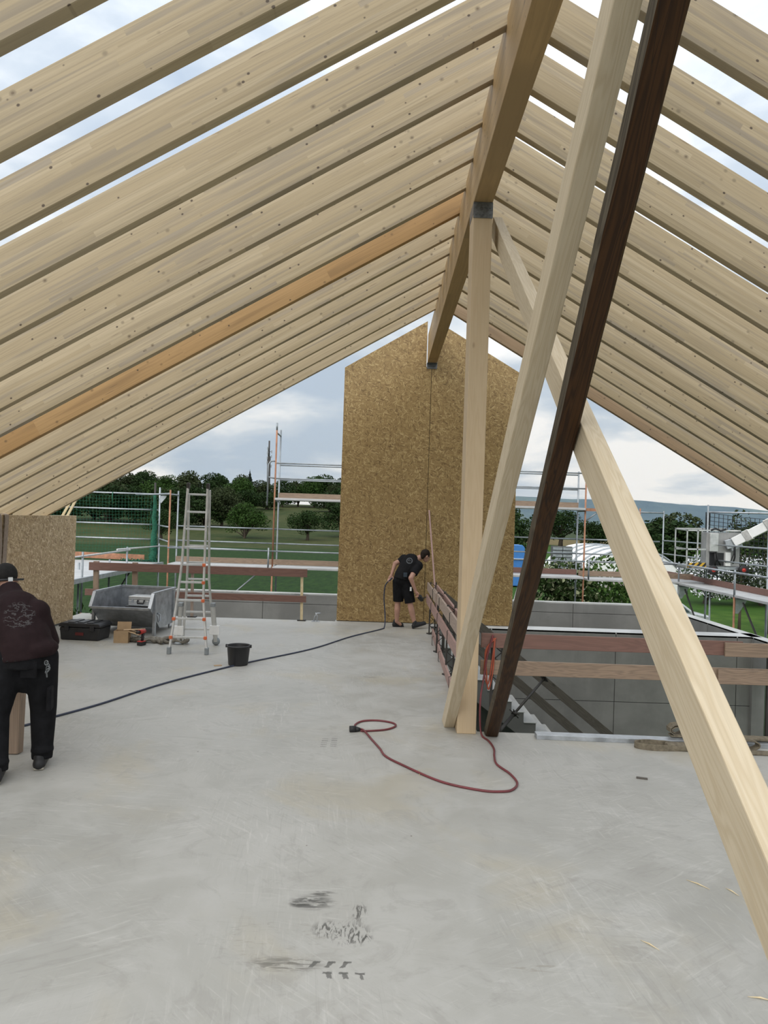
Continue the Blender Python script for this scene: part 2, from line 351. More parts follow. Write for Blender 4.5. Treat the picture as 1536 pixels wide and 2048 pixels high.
MT['post'] = solidwood('post_spruce', (0.516, 0.391, 0.245), (0.456, 0.331, 0.194), knots=0.55, ring=0.6, contrast=0.5)
MT['brace'] = solidwood('fresh_spruce', (0.568, 0.473, 0.331), (0.456, 0.357, 0.224), knots=0.3, ring=0.8, contrast=0.75)
MT['dark'] = solidwood('old_dark_timber', (0.054, 0.025, 0.0095), (0.020, 0.0105, 0.0055), (0.006, 0.004, 0.003), knots=0.6, rough=0.5, crack=0.9)
MT['darkside'] = solidwood('weathered_grey_timber', (0.12, 0.10, 0.072), (0.05, 0.04, 0.03), (0.03, 0.02, 0.015), knots=0.4, rough=0.7, crack=0.9)
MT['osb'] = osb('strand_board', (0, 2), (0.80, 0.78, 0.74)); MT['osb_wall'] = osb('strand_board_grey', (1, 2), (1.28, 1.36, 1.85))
MT['redboard'] = solidwood('red_stained_board', (0.20, 0.105, 0.08), (0.15, 0.08, 0.062), (0.05, 0.03, 0.03), knots=0.4)
MT['greyboard'] = solidwood('weathered_board', (0.29, 0.205, 0.14), (0.19, 0.135, 0.095), (0.06, 0.04, 0.03), knots=0.5)
MT['pinkboard'] = solidwood('pink_stained_board', (0.36, 0.225, 0.19), (0.27, 0.165, 0.14), (0.12, 0.07, 0.06), knots=0.4)
MT['palepink'] = solidwood('worn_pale_board', (0.36, 0.275, 0.22), (0.26, 0.195, 0.155), (0.12, 0.08, 0.06), knots=0.4)
MT['ashboard'] = solidwood('dark_grey_board', (0.10, 0.088, 0.072), (0.065, 0.056, 0.046), (0.03, 0.025, 0.02), knots=0.4)
MT['lath'] = solidwood('pale_lath', (0.70, 0.58, 0.36), (0.6, 0.47, 0.27))
MT['galv'] = plain('galvanised_steel', (0.42, 0.44, 0.46), 0.42, 0.75, 0.25, 9.0); MT['scaf'] = plain('scaffold_tube', (0.30, 0.325, 0.34), 0.45, 0.6, 0.25, 5.0)
MT['rust'] = plain('orange_scaffold_paint', (0.36, 0.17, 0.095), 0.6, 0.1, 0.35, 7.0); MT['alu'] = plain('aluminium', (0.60, 0.60, 0.58), 0.35, 0.7, 0.12, 12.0)
MT['aludeck'] = plain('aluminium_deck', (0.48, 0.48, 0.475), 0.55, 0.2, 0.12, 3.0); MT['iron'] = plain('dark_steel', (0.055, 0.05, 0.045), 0.55, 0.5)
MT['bracket'] = plain('zinc_bracket', (0.17, 0.18, 0.185), 0.45, 0.7, 0.3, 40.0)
MT['black'] = plain('black_plastic', (0.018, 0.018, 0.020), 0.42, 0.0, 0.3); MT['rubber'] = plain('black_rubber', (0.012, 0.012, 0.013), 0.6)
MT['red'] = plain('red_plastic', (0.45, 0.03, 0.02), 0.4); MT['orange'] = plain('orange_plastic', (0.62, 0.14, 0.05), 0.45)
MT['redcord'] = plain('red_cable', (0.14, 0.026, 0.03), 0.5); MT['bluecord'] = plain('navy_cable', (0.030, 0.038, 0.065), 0.5); MT['backlitcord'] = plain('backlit_red_cable', (0.36, 0.075, 0.035), 0.5)  # last one is the red cord again, with backlight put into its colour
MT['card'] = plain('cardboard', (0.42, 0.29, 0.165), 0.8, 0.0, 0.12); MT['rope'] = plain('grey_lifting_strap', (0.19, 0.175, 0.145), 0.85, 0.0, 0.35, 25.0)
MT['sling'] = plain('olive_lifting_sling', (0.17, 0.145, 0.105), 0.85, 0.0, 0.35, 25.0); MT['strap'] = plain('taupe_webbing', (0.30, 0.235, 0.185), 0.85, 0.0, 0.2, 20.0)
MT['white'] = plain('white_paint', (0.78, 0.78, 0.76), 0.5, 0.0, 0.06); MT['greenet'] = plain('green_cord', (0.018, 0.13, 0.072), 0.7); MT['blacknet'] = plain('black_cord', (0.02, 0.025, 0.028), 0.7)
MT['netcloth'] = plain('green_net_bundle', (0.012, 0.10, 0.056), 0.85, 0.0, 0.6, 30.0)
MT['bark'] = plain('bark', (0.06, 0.045, 0.03), 0.9, 0.0, 0.3, 3.0)
def leafmat(name, a, b, cc=None, frac=0.0):
    def fn(t):
        r = t.n('ShaderNodeNewGeometry').outputs['Random Per Island']; o_ = t.rnd()
        c = t.mix(r, a, b); c = t.mix(t.m('MULTIPLY', o_, 0.45), c, tuple(k*0.55 for k in a))
        if cc: c = t.mix(t.mr(t.m('FRACT', t.m('MULTIPLY', r, 17.31)), 1-frac-0.005, 1-frac), c, cc)
        return {'c': c}
    return newmat(name, fn, rough=0.75)
MT['leaf_d'] = leafmat('dark_leaves', (0.013, 0.032, 0.007), (0.030, 0.056, 0.014)); MT['leaf_m'] = leafmat('mid_green_leaves', (0.027, 0.063, 0.010), (0.050, 0.099, 0.020)); MT['leaf_o'] = leafmat('olive_leaves', (0.030, 0.043, 0.014), (0.050, 0.066, 0.027))
MT['leaf_f'] = leafmat('flowering_leaves', (0.028, 0.069, 0.014), (0.083, 0.147, 0.032), (0.690, 0.626, 0.570), 0.035); MT['leaf_w'] = leafmat('white_blossom_leaves', (0.028, 0.055, 0.018), (0.055, 0.092, 0.028), (0.810, 0.810, 0.846), 0.52)
MT['leaf_con'] = leafmat('needles', (0.008, 0.020, 0.008), (0.017, 0.033, 0.014))
MT['leaf_y'] = leafmat('variegated_leaves', (0.023, 0.046, 0.010), (0.046, 0.079, 0.020), (0.278, 0.298, 0.172), 0.22)

def timber(name, A, B, wd, h, mat, parent=None, upv=(0, 0, 1), bev=0.004, sink=None, mats=None):
    """a straight timber with its own axes: local x along it, y across, z along upv"""
    A, B = V(A), V(B); x = nrm(B-A); y = V(upv).cross(x)
    if y.length < 1e-4: y = V((0, 1, 0)).cross(x)
    y.normalize(); z = x.cross(y); L = (B-A).length
    g = G(); g.box((0, 0, 0), (L, wd, h)); me = g.mesh(name); o = bpy.data.objects.new(name, me); C.objects.link(o)
    for m_ in (mats or [mat]): me.materials.append(m_)
    M_ = Matrix((x, y, z)).transposed().to_4x4(); M_.translation = (A+B)/2
    if parent is not None: o.parent = parent; M_ = lm(parent).inverted() @ M_
    o.location, q, o.scale = M_.decompose(); o.rotation_euler = q.to_euler()
    if bev: b = o.modifiers.new('bevel', 'BEVEL'); b.width = bev; b.segments = 2
    return o

# ================================================================== SETTING
XR, HW = 0.866, 0.0915           # ridge axis and half width of the ridge beam
YG = 13.88                       # inner face of the gable wall
# floor slab with the stair opening
g = G()
g.bb(-5.78, 7.36, -6.0, 6.87, -0.25, 0); g.bb(-5.78, 0.98, 6.87, 13.83, -0.25, 0); g.bb(-0.86, 0.98, 13.83, 14.02, -0.25, 0)
struct(g.build('floor', MT['floor']), 'pale grey polished concrete floor slab with black tyre marks')
g = G(); g.bb(-5.5, 7.12, 6.0, 18.55, -3.5, -3.3); struct(g.build('floor_lower', MT['conc_dark']), 'grey concrete floor of the storey below')

def panel_wall(name, label, ax, u0, us, zs, d0, d1, front, topcap=True, mat='conc', gap=0.012):
    """a concrete wall of cast panels with recessed joints; ax 'x': runs along x between depths d0..d1 (y)"""
    core = G(); s = 0.02
    def bx(g_, a, b, z0, z1, e0, e1):
        if ax == 'x': g_.bb(a, b, e0, e1, z0, z1)
        else: g_.bb(e0, e1, a, b, z0, z1)
    c0, c1 = (d0+s, d1) if front < 0 else (d0, d1-s)
    bx(core, us[0]+0.003, us[-1]-0.003, zs[0], zs[-1]-0.03, c0, c1)
    w_ = struct(core.build(name, MT['joint']), label)
    for i in range(len(us)-1):
        for k in range(len(zs)-1):
            p_ = G(); e = gap/2
            bx(p_, us[i]+(e if i else 0), us[i+1]-(e if i < len(us)-2 else 0), zs[k]+(e if k else 0), zs[k+1]-(e if k < len(zs)-2 else 0), d0 if front < 0 else d1-s*1.2, d0+s*1.2 if front < 0 else d1)
            p_.build('panel', MT[mat], w_, bev=0.003)
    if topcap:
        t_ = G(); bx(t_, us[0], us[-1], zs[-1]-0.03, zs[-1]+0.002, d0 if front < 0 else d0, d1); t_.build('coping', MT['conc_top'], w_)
    return w_
panel_wall('wall_stair', 'grey concrete wall behind the stairwell, boards in front of it', 'x', 0, [0.98, 2.15, 4.53, 6.85, 7.33], [-3.3, -1.32, -0.0], 13.57, 14.02, -1)
panel_wall('wall_back', 'grey concrete outer wall behind the gable, seen over the slab edge', 'x', 0, [-5.75, -3.05, -0.35, 2.35, 5.05, 7.36], [-3.3, -1.9, -0.27, 0.0], 18.55, 18.80, -1)
panel_wall('wall_right', 'long grey concrete wall running along the right side beside the lawn', 'y', 0, [5.0, 8.6, 11.4, 13.5, 15.4, 17.0, 18.55], [-0.70, 0.0], 7.12, 7.36, -1)
g = G(); g.bb(7.12, 7.36, 13.5, 18.55, -3.3, -0.70); struct(g.build('wall_right_pier', MT['conc']))
g = G(); g.bb(-5.75, -5.50, 6.0, 18.55, -3.3, -0.25); struct(g.build('wall_left_lower', MT['conc']))

# knee wall and gable of strand board
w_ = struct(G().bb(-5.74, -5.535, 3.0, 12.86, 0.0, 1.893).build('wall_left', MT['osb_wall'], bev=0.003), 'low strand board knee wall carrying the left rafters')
G().bb(-5.75, -5.53, 3.0, 12.86, 0.002, 0.03).build('sole_strip', MT['joint'], w_)
T30 = 0.5766
wg = struct(G().bb(-0.83, 2.58, YG+0.03, YG+0.125, 0.0, 4.85).build('wall_gable', MT['joint']), 'tall strand board gable wall under the ridge beam')
fx = lambda a, b, d: V((a, d, b))
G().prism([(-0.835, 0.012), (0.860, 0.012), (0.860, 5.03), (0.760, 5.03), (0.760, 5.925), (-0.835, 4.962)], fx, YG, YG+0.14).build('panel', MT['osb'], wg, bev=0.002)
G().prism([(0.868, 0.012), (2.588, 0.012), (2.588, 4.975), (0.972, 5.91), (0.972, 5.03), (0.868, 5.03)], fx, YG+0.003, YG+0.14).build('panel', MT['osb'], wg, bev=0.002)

# concrete stair flight down the well
g = G(); RISE, RUN, X0, NS = 0.178, 0.215, 1.05, 18
prof = [(X0-0.06, -0.005)]
for i in range(NS):
    prof += [(X0+RUN*i, -RISE*i-0.005), (X0+RUN*i, -RISE*(i+1))] if i else [(X0, -0.005), (X0, -RISE)]
prof += [(X0+RUN*NS, -RISE*NS), (X0+RUN*NS, -RISE*NS-0.05), (X0+RUN*(NS-1.2), -RISE*NS-0.05), (X0-0.06, -0.55)]
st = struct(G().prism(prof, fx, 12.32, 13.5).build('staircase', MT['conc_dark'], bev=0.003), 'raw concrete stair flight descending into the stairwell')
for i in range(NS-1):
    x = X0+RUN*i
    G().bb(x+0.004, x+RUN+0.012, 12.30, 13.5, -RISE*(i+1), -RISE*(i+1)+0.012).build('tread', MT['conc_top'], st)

# ================================================================== ROOF TIMBERS
# ridge beam: local x along the beam
L0, L1, ZB, ZT = -1.0, YG-0.02, 5.09, 5.66
rb = timber('ridge_beam', (XR, L0, (ZB+ZT)/2), (XR, L1, (ZB+ZT)/2), 2*HW, ZT-ZB, MT['beam'], bev=0.006)
tag(rb, 'deep golden glulam ridge beam running the length of the roof', 'beam')
# rafters: local x down the slope, y across the thickness, z square to the slope
TH, DP, SP, YF, ZR = 0.08, 0.298, 0.6251, 11.925, 5.585
ang = math.atan(T30)
def rafter_mesh(sgn):
    # outline in world x/z relative to the ridge axis; then turned into local axes along the slope
    dv = DP/math.cos(ang); z0 = ZR+T30*HW                       # underside height on the ridge axis
    xe = 6.75
    pts = [(0.004, z0-T30*0.004), (xe, z0-T30*xe), (xe, z0-T30*xe+dv), (0.004, z0+dv-T30*0.004)]
    ca, sa = math.cos(ang), math.sin(ang); out = []
    for x, z in pts:
        q = V((x, 0, z-ZR)); out.append((q.x*ca - q.z*sa, q.x*sa + q.z*ca))
    g_ = G(); g_.prism(out, lambda a, b, d: V((a*sgn, d, b)), 0.0, TH)
    me = g_.mesh('rafter'); bm = bmesh.new(); bm.from_mesh(me); bmesh.ops.recalc_face_normals(bm, faces=bm.faces); bm.to_mesh(me); bm.free()
    return me
meshes = {(s_, k): rafter_mesh(s_) for s_ in (-1, 1) for k in ('raf', 'raf_or', 'raf_br')}
for (s_, k), me in meshes.items(): me.materials.append(MT[k])
for s_, side in ((-1, 'left'), (1, 'right')):
    for k in range(18):
        key = 'raf'; lab = 'pale glulam rafter of the %s roof slope, %s from the gable end' % (side, ORD[k] if k else 'closest')
        if s_ < 0 and k == 6: key = 'raf_or'; lab = 'amber coloured rafter among the pale ones on the left roof slope'
        if s_ > 0 and k == 0: key = 'raf_br'; lab = 'tan edge rafter of the right roof slope, closest to the gable end'
        o = bpy.data.objects.new('rafter', meshes[(s_, key)]); C.objects.link(o)
        o.location = (XR, YF-k*SP, ZR); o.rotation_euler = (0, s_*ang, 0)
        b = o.modifiers.new('bevel', 'BEVEL'); b.width = 0.004; b.segments = 1
        tag(o, lab, 'rafter', 'rafters of the %s roof slope' % side)
# post under the beam, its cap bracket
po = thing('post', 'square spruce post standing under the ridge beam', 'post', (XR, 6.93, 0))
timber('shaft', (XR, 6.93, 0.0), (XR, 6.93, ZB-0.11), 0.30, 2*HW, MT['post'], po, upv=(1, 0, 0), bev=0.006)
g = G(); g.bb(XR-0.0935, XR+0.0935, 6.775, 6.779, ZB-0.155, ZB-0.002); g.bb(XR-0.094, XR+0.094, 6.776, 7.08, ZB-0.012, ZB-0.002)
for i in range(5):
    for j in range(2): g.tube((XR-0.068+0.034*i, 6.776, ZB-0.05-0.07*j), (XR-0.068+0.034*i, 6.768, ZB-0.05-0.07*j), 0.011 if j == 0 else 0.006, 10)
g.bb(XR-0.0935, XR+0.0935, 6.779, 7.08, ZB-0.11, ZB-0.012); g.build('cap_bracket', MT['bracket'], po)
g = G(); g.bb(XR-0.10, XR+0.10, YG-0.11, YG-0.006, ZB-0.008, ZB-0.002); g.bb(XR-0.10, XR+0.10, YG-0.012, YG-0.004, ZB-0.10, ZB-0.002)
for i in range(4): g.tube((XR-0.07+0.046*i, YG-0.012, ZB-0.05), (XR-0.07+0.046*i, YG-0.02, ZB-0.05), 0.012, 8)
tag(g.build('beam_hanger', MT['bracket'], loc=(XR, YG-0.06, ZB-0.1)), 'small zinc bracket carrying the ridge beam end on the gable', 'bracket')

# raking braces left and right of the beam
def rake(name, A, B, wd, d, sgn, t1, mats, label, cat, bev=0.005, t0=0.0, cutfloor=True):
    """A-B is the visible long edge of the timber; the section spans wd to the right and d along sgn*normal; the floor end is cut level"""
    A, B = V(A), V(B); t = nrm(B-A); s_ = t.cross(V((0, 0, 1))).normalized()
    if s_.x < 0: s_ = -s_
    n = s_.cross(t); n = n if n.z > 0 else -n
    E0 = A + (B-A)*t0; E1 = A + (B-A)*t1; vs = []
    for E_, fl in ((E0, cutfloor), (E1, False)):
        for a, b in ((0, 0), (1, 0), (1, 1), (0, 1)):
            P = E_ + s_*wd*a + n*d*b*sgn
            if fl: P = P + t*((0.0-P.z)/t.z)
            vs.append(P)
    x = t; z = n; y = z.cross(x); M_ = Matrix((x, y, z)).transposed().to_4x4(); M_.translation = A
    I = M_.inverted(); g_ = G(); fs = [(0, 1, 2, 3), (4, 5, 6, 7), (0, 1, 5, 4), (1, 2, 6, 5), (2, 3, 7, 6), (3, 0, 4, 7)]
    g_.add([I @ p for p in vs], fs)
    if len(mats) > 1: g_.mi[5] = 1
    o = g_.build(name, mats, local=True, bev=bev); o.location = A; o.rotation_euler = M_.to_euler()
    return tag(o, label, cat), M_
rake('diagonal_brace', (0.670, 6.97, 0), (0.723, 2.128, 4.0), 0.100, 0.160, 1, 1.20, [MT['brace']], 'slim pale spruce brace leaning from the post foot up past the ridge beam', 'brace')
# the brace on the right: top at the beam, foot beside the camera
A2 = V((1.025, 7.21, 5.136)); B2 = V((0.968, 0.025, -0.057))
o2, M2 = rake('diagonal_brace', B2, A2, 0.0906, 0.187, -1, 1.0, [MT['brace']], 'thick pale spruce brace running from the post top down to the right foreground', 'brace')
# old dark timber, slightly crooked
A3, B3 = V((1.038, 6.71, 0)), V((0.804, 2.206, 3.644)); t3 = nrm(B3-A3); s3 = t3.cross(V((0, 0, 1))).normalized(); s3 = s3 if s3.x > 0 else -s3
n3 = s3.cross(t3); n3 = n3 if n3.z > 0 else -n3; M3 = Matrix((t3, n3.cross(t3), n3)).transposed().to_4x4(); M3.translation = A3; I3 = M3.inverted()
rg = random.Random(4); g = G(); NL = 26; Ltot = (B3-A3).length*1.26; ring = 14; vs = []
for i in range(NL+1):
    u = i/NL; wd = 0.126*(1-0.16*u); dp = 0.149*(1-0.16*u); c0 = A3 + t3*Ltot*u + s3*(wd/2 + 0.006*math.sin(u*7)+rg.uniform(-.002, .002)) + n3*(dp/2 + 0.004*math.sin(u*5+1))
    for k in range(ring):
        a = 2*math.pi*(k+0.5)/ring; ca, sa = math.cos(a), math.sin(a); pw = 0.42
        px = math.copysign(abs(ca)**pw, ca)*wd/2*rg.uniform(.975, 1.02); pz = math.copysign(abs(sa)**pw, sa)*dp/2*rg.uniform(.975, 1.02)
        P = c0 + s3*px + n3*pz
        if i == 0: P = P + t3*((0.004-P.z)/t3.z)
        vs.append(I3 @ P)
fs = [(i*ring+k, i*ring+(k+1) % ring, (i+1)*ring+(k+1) % ring, (i+1)*ring+k) for i in range(NL) for k in range(ring)] + [list(range(ring)), [NL*ring+k for k in range(ring)]]
g.add(vs, fs, 0, False)
for i, f in enumerate(g.f):
    if i < NL*ring and abs((i % ring)-6) <= 1: g.mi[i] = 1
o = g.build('old_timber', [MT['dark'], MT['darkside']], local=True); o.location = A3; o.rotation_euler = M3.to_euler()
tag(o, 'dark brown weathered old timber leaning across the pale braces', 'timber')

# ================================================================== GUARD RAILS
def steel_post(parent, x, y, z0, z1, rz=0.0):
    """dark lattice railing post: two uprights with zigzag web and foot plate"""
    d = V((math.cos(rz), math.sin(rz), 0)); c = V((x, y, 0)); g_ = G()
    for s_ in (-1, 1): g_.bar(c+d*0.055*s_+V((0, 0, z0)), c+d*0.055*s_+V((0, 0, z1)), 0.024, 0.024)
    k = int((z1-z0)/0.075)
    for i in range(k):
        a = z0+(z1-z0)*i/k; b = z0+(z1-z0)*(i+1)/k; s_ = 1 if i % 2 else -1
        g_.tube(c+d*0.05*s_+V((0, 0, a)), c-d*0.05*s_+V((0, 0, b)), 0.006, 5)
    g_.box((x, y, z0+0.008), (0.17, 0.10, 0.016), rz)
    return g_.build('railing_post', MT['iron'], parent)
def hook(parent, x, y, z0, z1, dx=0.0, dy=0.0):
    G().path([(x+0.04*(1 if dx >= 0 else -1)*0, y, z1+0.01), (x+dx, y+dy, z1), (x+dx, y+dy, z0), (x+dx*0.5, y+dy*0.5, z0-0.012)], 0.005, 5).build('clamp_hook', MT['iron'], parent)
# along the left edge of the stair opening
r1 = thing('guard_railing', 'railing of pink and pale boards along the stair opening, beside the gable worker', 'railing', (0.9, 10.0, 0))
timber('board', (0.872, 13.02, 0.815), (0.872, 11.0, 0.815), 0.026, 0.15, MT['palepink'], r1)
timber('board', (0.892, 11.75, 0.822), (0.885, 7.15, 0.822), 0.026, 0.16, MT['palepink'], r1)
timber('board', (0.862, 13.05, 0.592), (0.868, 7.20, 0.585), 0.026, 0.15, MT['pinkboard'], r1)
timber('board', (0.940, 12.42, 0.068), (0.862, 7.55, 0.068), 0.026, 0.135, MT['pinkboard'], r1)
timber('hand_board', (0.985, 12.3, 0.86), (1.005, 9.0, 0.82), 0.030, 0.10, MT['pinkboard'], r1)
for y in (12.67, 10.95, 9.35, 7.75): steel_post(r1, 0.945, y, 0.0, 0.92, 0.4)
for y in (11.5, 10.2, 8.6):
    hook(r1, 0.868, y, 0.73, 0.91, -0.018); hook(r1, 0.848, y+0.1, 0.50, 0.675, -0.012); hook(r1, 0.895, y, -0.0+0.01, 0.14, -0.03)
# across the near edge of the opening
r2 = thing('guard_railing', 'railing of long brown boards across the near edge of the stairwell', 'railing', (2.5, 6.95, 0))
timber('board', (1.0, 6.93, 0.872), (3.55, 6.93, 0.872), 0.026, 0.14, MT['redboard'], r2)
timber('board', (3.36, 6.895, 0.865), (6.9, 6.895, 0.865), 0.026, 0.135, MT['greyboard'], r2)
timber('board', (1.0, 6.93, 0.610), (3.9, 6.93, 0.610), 0.026, 0.14, MT['greyboard'], r2)
timber('board', (3.30, 6.895, 0.600), (6.9, 6.895, 0.600), 0.026, 0.14, MT['greyboard'], r2)
for x in (1.17, 3.88): steel_post(r2, x, 6.985, -0.25, 0.93 if x > 1.2 else 0.90, 0.3)
# slab edge railing behind the skip
r3 = thing('guard_railing', 'red board railing on the slab edge behind the ladder and skip', 'railing', (-3.5, 13.75, 0))
timber('board', (-5.62, 13.70, 0.925), (-1.415, 13.70, 0.925), 0.03, 0.155, MT['redboard'], r3)
timber('board', (-5.68, 13.70, 0.425), (-1.42, 13.70, 0.425), 0.03, 0.125, MT['redboard'], r3)
for x, m_ in ((-1.50, 'lath'), (-3.62, 'palepink'), (-4.73, 'greyboard'), (-5.48, 'greyboard')):
    timber('railing_post', (x, 13.745, 0.0), (x-0.02, 13.745, 1.02 if x != -1.5 else 0.86), 0.045, 0.05 if x > -4 else 0.10, MT[m_], r3, upv=(1, 0, 0), bev=0.002)
    G().box((x, 13.76, 0.01), (0.16, 0.12, 0.02)).build('foot_plate', MT['iron'], r3)
# temporary handrail of the stair
r4 = thing('stair_handrail', 'dark grey board handrail sloping down over the concrete stair', 'handrail', (2.5, 12.26, -0.8))
timber('board', (1.0, 12.255, 0.80), (4.6, 12.255, -2.03), 0.03, 0.15, MT['ashboard'], r4)
timber('board', (1.10, 12.255, 0.34), (4.2, 12.255, -2.14), 0.03, 0.15, MT['ashboard'], r4)
for x, z in ((1.12, -0.178),): timber('handrail_post', (x, 12.30, z), (x, 12.30, z+0.98 if x < 2 else z+0.90), 0.05, 0.05, MT['ashboard'], r4, upv=(1, 0, 0))
pr = thing('steel_prop', 'dark adjustable steel prop with star handle leaning by the stair boards', 'prop', (2.1, 11.5, -1.2))
a, b = V((1.35, 11.0, -1.90)), V((2.82, 12.02, -0.585)); m1 = a.lerp(b, 0.62); m2 = a.lerp(b, 0.52)
G().tube(a, m1, 0.030, 10).build('outer_tube', MT['iron'], pr); G().tube(m2, b, 0.022, 10).build('inner_tube', MT['iron'], pr)
g = G(); dv = nrm(b-a); e1 = dv.orthogonal().normalized(); e2 = dv.cross(e1)
for i in range(5): g.tube(m1, m1+(e1*math.cos(i*1.257)+e2*math.sin(i*1.257))*0.10, 0.010, 6)
g.tube(m1-dv*0.03, m1+dv*0.03, 0.045, 10); g.build('star_handle', MT['iron'], pr)
G().box(b, (0.12, 0.12, 0.012), rot=dv.to_track_quat('Z', 'Y').to_matrix()).build('head_plate', MT['iron'], pr)
o = timber('leaning_lath', (1.05, 12.19, -0.155), (0.905, 13.86, 2.21), 0.055, 0.03, MT['pinkboard'], upv=(-1, 0.2, 0)); tag(o, 'long pink lath leaning upright against the gable joint', 'lath')
for i, (a, b) in enumerate((((-6.10, 13.40, 1.55), (-5.79, 13.40, 2.19)), ((-6.22, 13.44, 1.55), (-5.90, 13.44, 2.17)))):
    a, b = V(a), V(b); a = a + (a-b)*1.0
    o = timber('batten', a, b, 0.045, 0.03, MT['lath'], upv=(0, 1, 0), bev=0.002); tag(o, ['yellowish batten leaning behind the knee wall end, nearer the green net', 'yellowish batten leaning behind the knee wall end, nearer the rafters'][i], 'batten', 'battens behind the knee wall')

# ================================================================== SCAFFOLD
GZ = -3.3
def tube(parent, A, B, r=0.024, mat='scaf', name='tube', n=8): return G().tube(A, B, r, n).build(name, MT[mat], parent)
def deck(parent, x0, x1, y0, y1, z, along='x', n=2, name='deck_plank', mat='aludeck', th=0.06):
    for i in range(n):
        g_ = G(); e = 0.006
        if along == 'x': a, b = y0+(y1-y0)*i/n, y0+(y1-y0)*(i+1)/n; g_.bb(x0, x1, a+e, b-e, z-th, z)
        else: a, b = x0+(x1-x0)*i/n, x0+(x1-x0)*(i+1)/n; g_.bb(a+e, b-e, y0, y1, z-th, z)
        g_.build(name, MT[mat], parent, bev=0.006)
YI, YO = 19.42, 20.18
# back scaffold, from the left corner to behind the right wall
sb = thing('scaffold', 'steel scaffold behind the back wall, standing on both sides of the gable', 'scaffold', (0, 19.8, GZ))
FX = [-5.82, -2.97, -0.13, 2.70, 5.54]
for i, x in enumerate(FX):
    top = 2.62 if i == 0 else (3.55 if i == 4 else 3.5)
    if i == 1: tube(sb, (x, YI, GZ), (x, YI, 0.9), mat='rust', name='upright'); tube(sb, (x, YI, 0.62), (x, YI, 4.35), mat='rust', name='upright'); tube(sb, (x, YI, 4.35), (x, YI, 4.55), name='upright'); tube(sb, (x, YO, GZ), (x, YO, 4.45), name='upright'); tube(sb, (x, YI, 4.28), (x, YO, 4.28), name='transom')
    else: tube(sb, (x, YI, GZ), (x, YI, top), mat='rust' if i in (0, 4) else 'scaf', name='upright'); tube(sb, (x, YO, GZ), (x, YO, top), name='upright')
    tube(sb, (x, YI, 0.53), (x, YO, 0.53), name='transom')
    if i == 0: tube(sb, (x, YI, 2.50), (x, YO, 2.50), name='transom'); tube(sb, (x-0.95, YI, 2.47), (x, YI, 2.50), name='transom')
    else: tube(sb, (x, YI, 2.42), (x, YO, 2.42), name='transom')
for a, b in zip(FX[:-1], FX[1:]):
    deck(sb, a+0.02, b-0.02, YI-0.12, YO, 0.62, n=2)
    for z in (1.22, 1.63): tube(sb, (a, YO, z), (b, YO, z), 0.02, name='guard_tube')
    tube(sb, (a, YI-0.1, 1.045), (b, YI-0.1, 1.045), 0.02, name='guard_tube')
    timber('toe_board', (a, YO-0.04, 0.70), (b, YO-0.04, 0.70), 0.03, 0.15, MT['greyboard'] if a < 2 else MT['redboard'], sb, bev=0.002)
    if a > -3:
        deck(sb, a+0.02, b-0.02, YI-0.12, YO, 2.50, n=2)
        timber('toe_board', (a, YO-0.04, 2.59), (b, YO-0.04, 2.59), 0.03, 0.15, MT['greyboard'], sb, bev=0.002)
        for z in (3.03, 3.45):
            for y in (YI, YO): tube(sb, (a, y, z), (b, y, z), 0.02, name='guard_tube')
for x in FX[1:4:2] + [5.75]: tube(sb, (x-0.10, YI-0.1, 0.55), (x-0.10, YI-0.1, 1.13), name='guard_post')
g = G(); g.path([(-3.16, YI-0.05, 2.28), (-3.16, YI-0.05, 3.40), (-3.10, YI-0.03, 3.5), (-2.97, YI, 3.5)], 0.022, 8); g.path([(-3.16, YI-0.05, 3.06), (-2.97, YI, 3.03)], 0.02, 8); g.build('end_guard', MT['scaf'], sb)
tube(sb, (-5.6, YI+0.1, -1.6), (-3.35, YI+0.1, 0.45), 0.022, name='brace_tube'); tube(sb, (5.56, YI, 2.15), (5.95, YI, 2.46), 0.02, name='bracket_strut'); G().bb(5.5, 6.0, YI-0.05, YI+0.03, 2.42, 2.50).build('bracket_arm', MT['rust'], sb)
# left corner bay with the green net
sl = thing('scaffold', 'left scaffold bay with pale deck planks behind the knee wall', 'scaffold', (-7.8, 17.5, GZ))
for i in range(9): G().bb(-9.7, -6.36, 14.3+0.70*i+0.008, 14.3+0.70*(i+1)-0.008, 0.49, 0.55).build('deck_plank', MT['aludeck'], sl, bev=0.006)
timber('toe_board', (-9.6, 20.72, 0.70), (-6.9, 20.72, 0.66), 0.03, 0.17, MT['rust'], sl, bev=0.002)
G().bb(-6.36, -6.30, 14.3, 20.6, 0.46, 0.56).build('edge_beam', MT['galv'], sl)
for y in (15.25, 17.9, 20.45): tube(sl, (-6.40, y, -0.2 if y < 15.4 else GZ), (-6.40, y, 1.10), 0.024, name='upright')
tube(sl, (-6.40, 15.25, GZ), (-6.40, 15.25, -0.2), mat='rust', name='upright'); tube(sl, (-6.40, 14.0, 1.0), (-6.40, 18.1, 1.02), 0.022, 'alu', name='guard_tube'); tube(sl, (-6.43, 17.3, 1.06), (-6.43, 20.5, 1.02), 0.022, 'alu', name='guard_tube')
for x, y in ((-7.3, 17.2), (-7.1, 18.6), (-9.2, 16.0), (-9.2, 20.6)): tube(sl, (x, y, GZ), (x, y, 0.72), 0.026, name='upright')
tube(sl, (-7.3, 17.2, -1.6), (-6.42, 18.2, 0.45), 0.022, 'iron', name='brace_tube'); tube(sl, (-6.5, 14.9, -0.9), (-6.1, 16.6, 0.0), 0.024, 'iron', name='brace_tube')
for z in (1.20, 1.63, 2.06, 2.52): tube(sl, (-9.8, 20.70, z), (-6.55, 20.70, z), 0.022, 'galv', name='guard_tube')
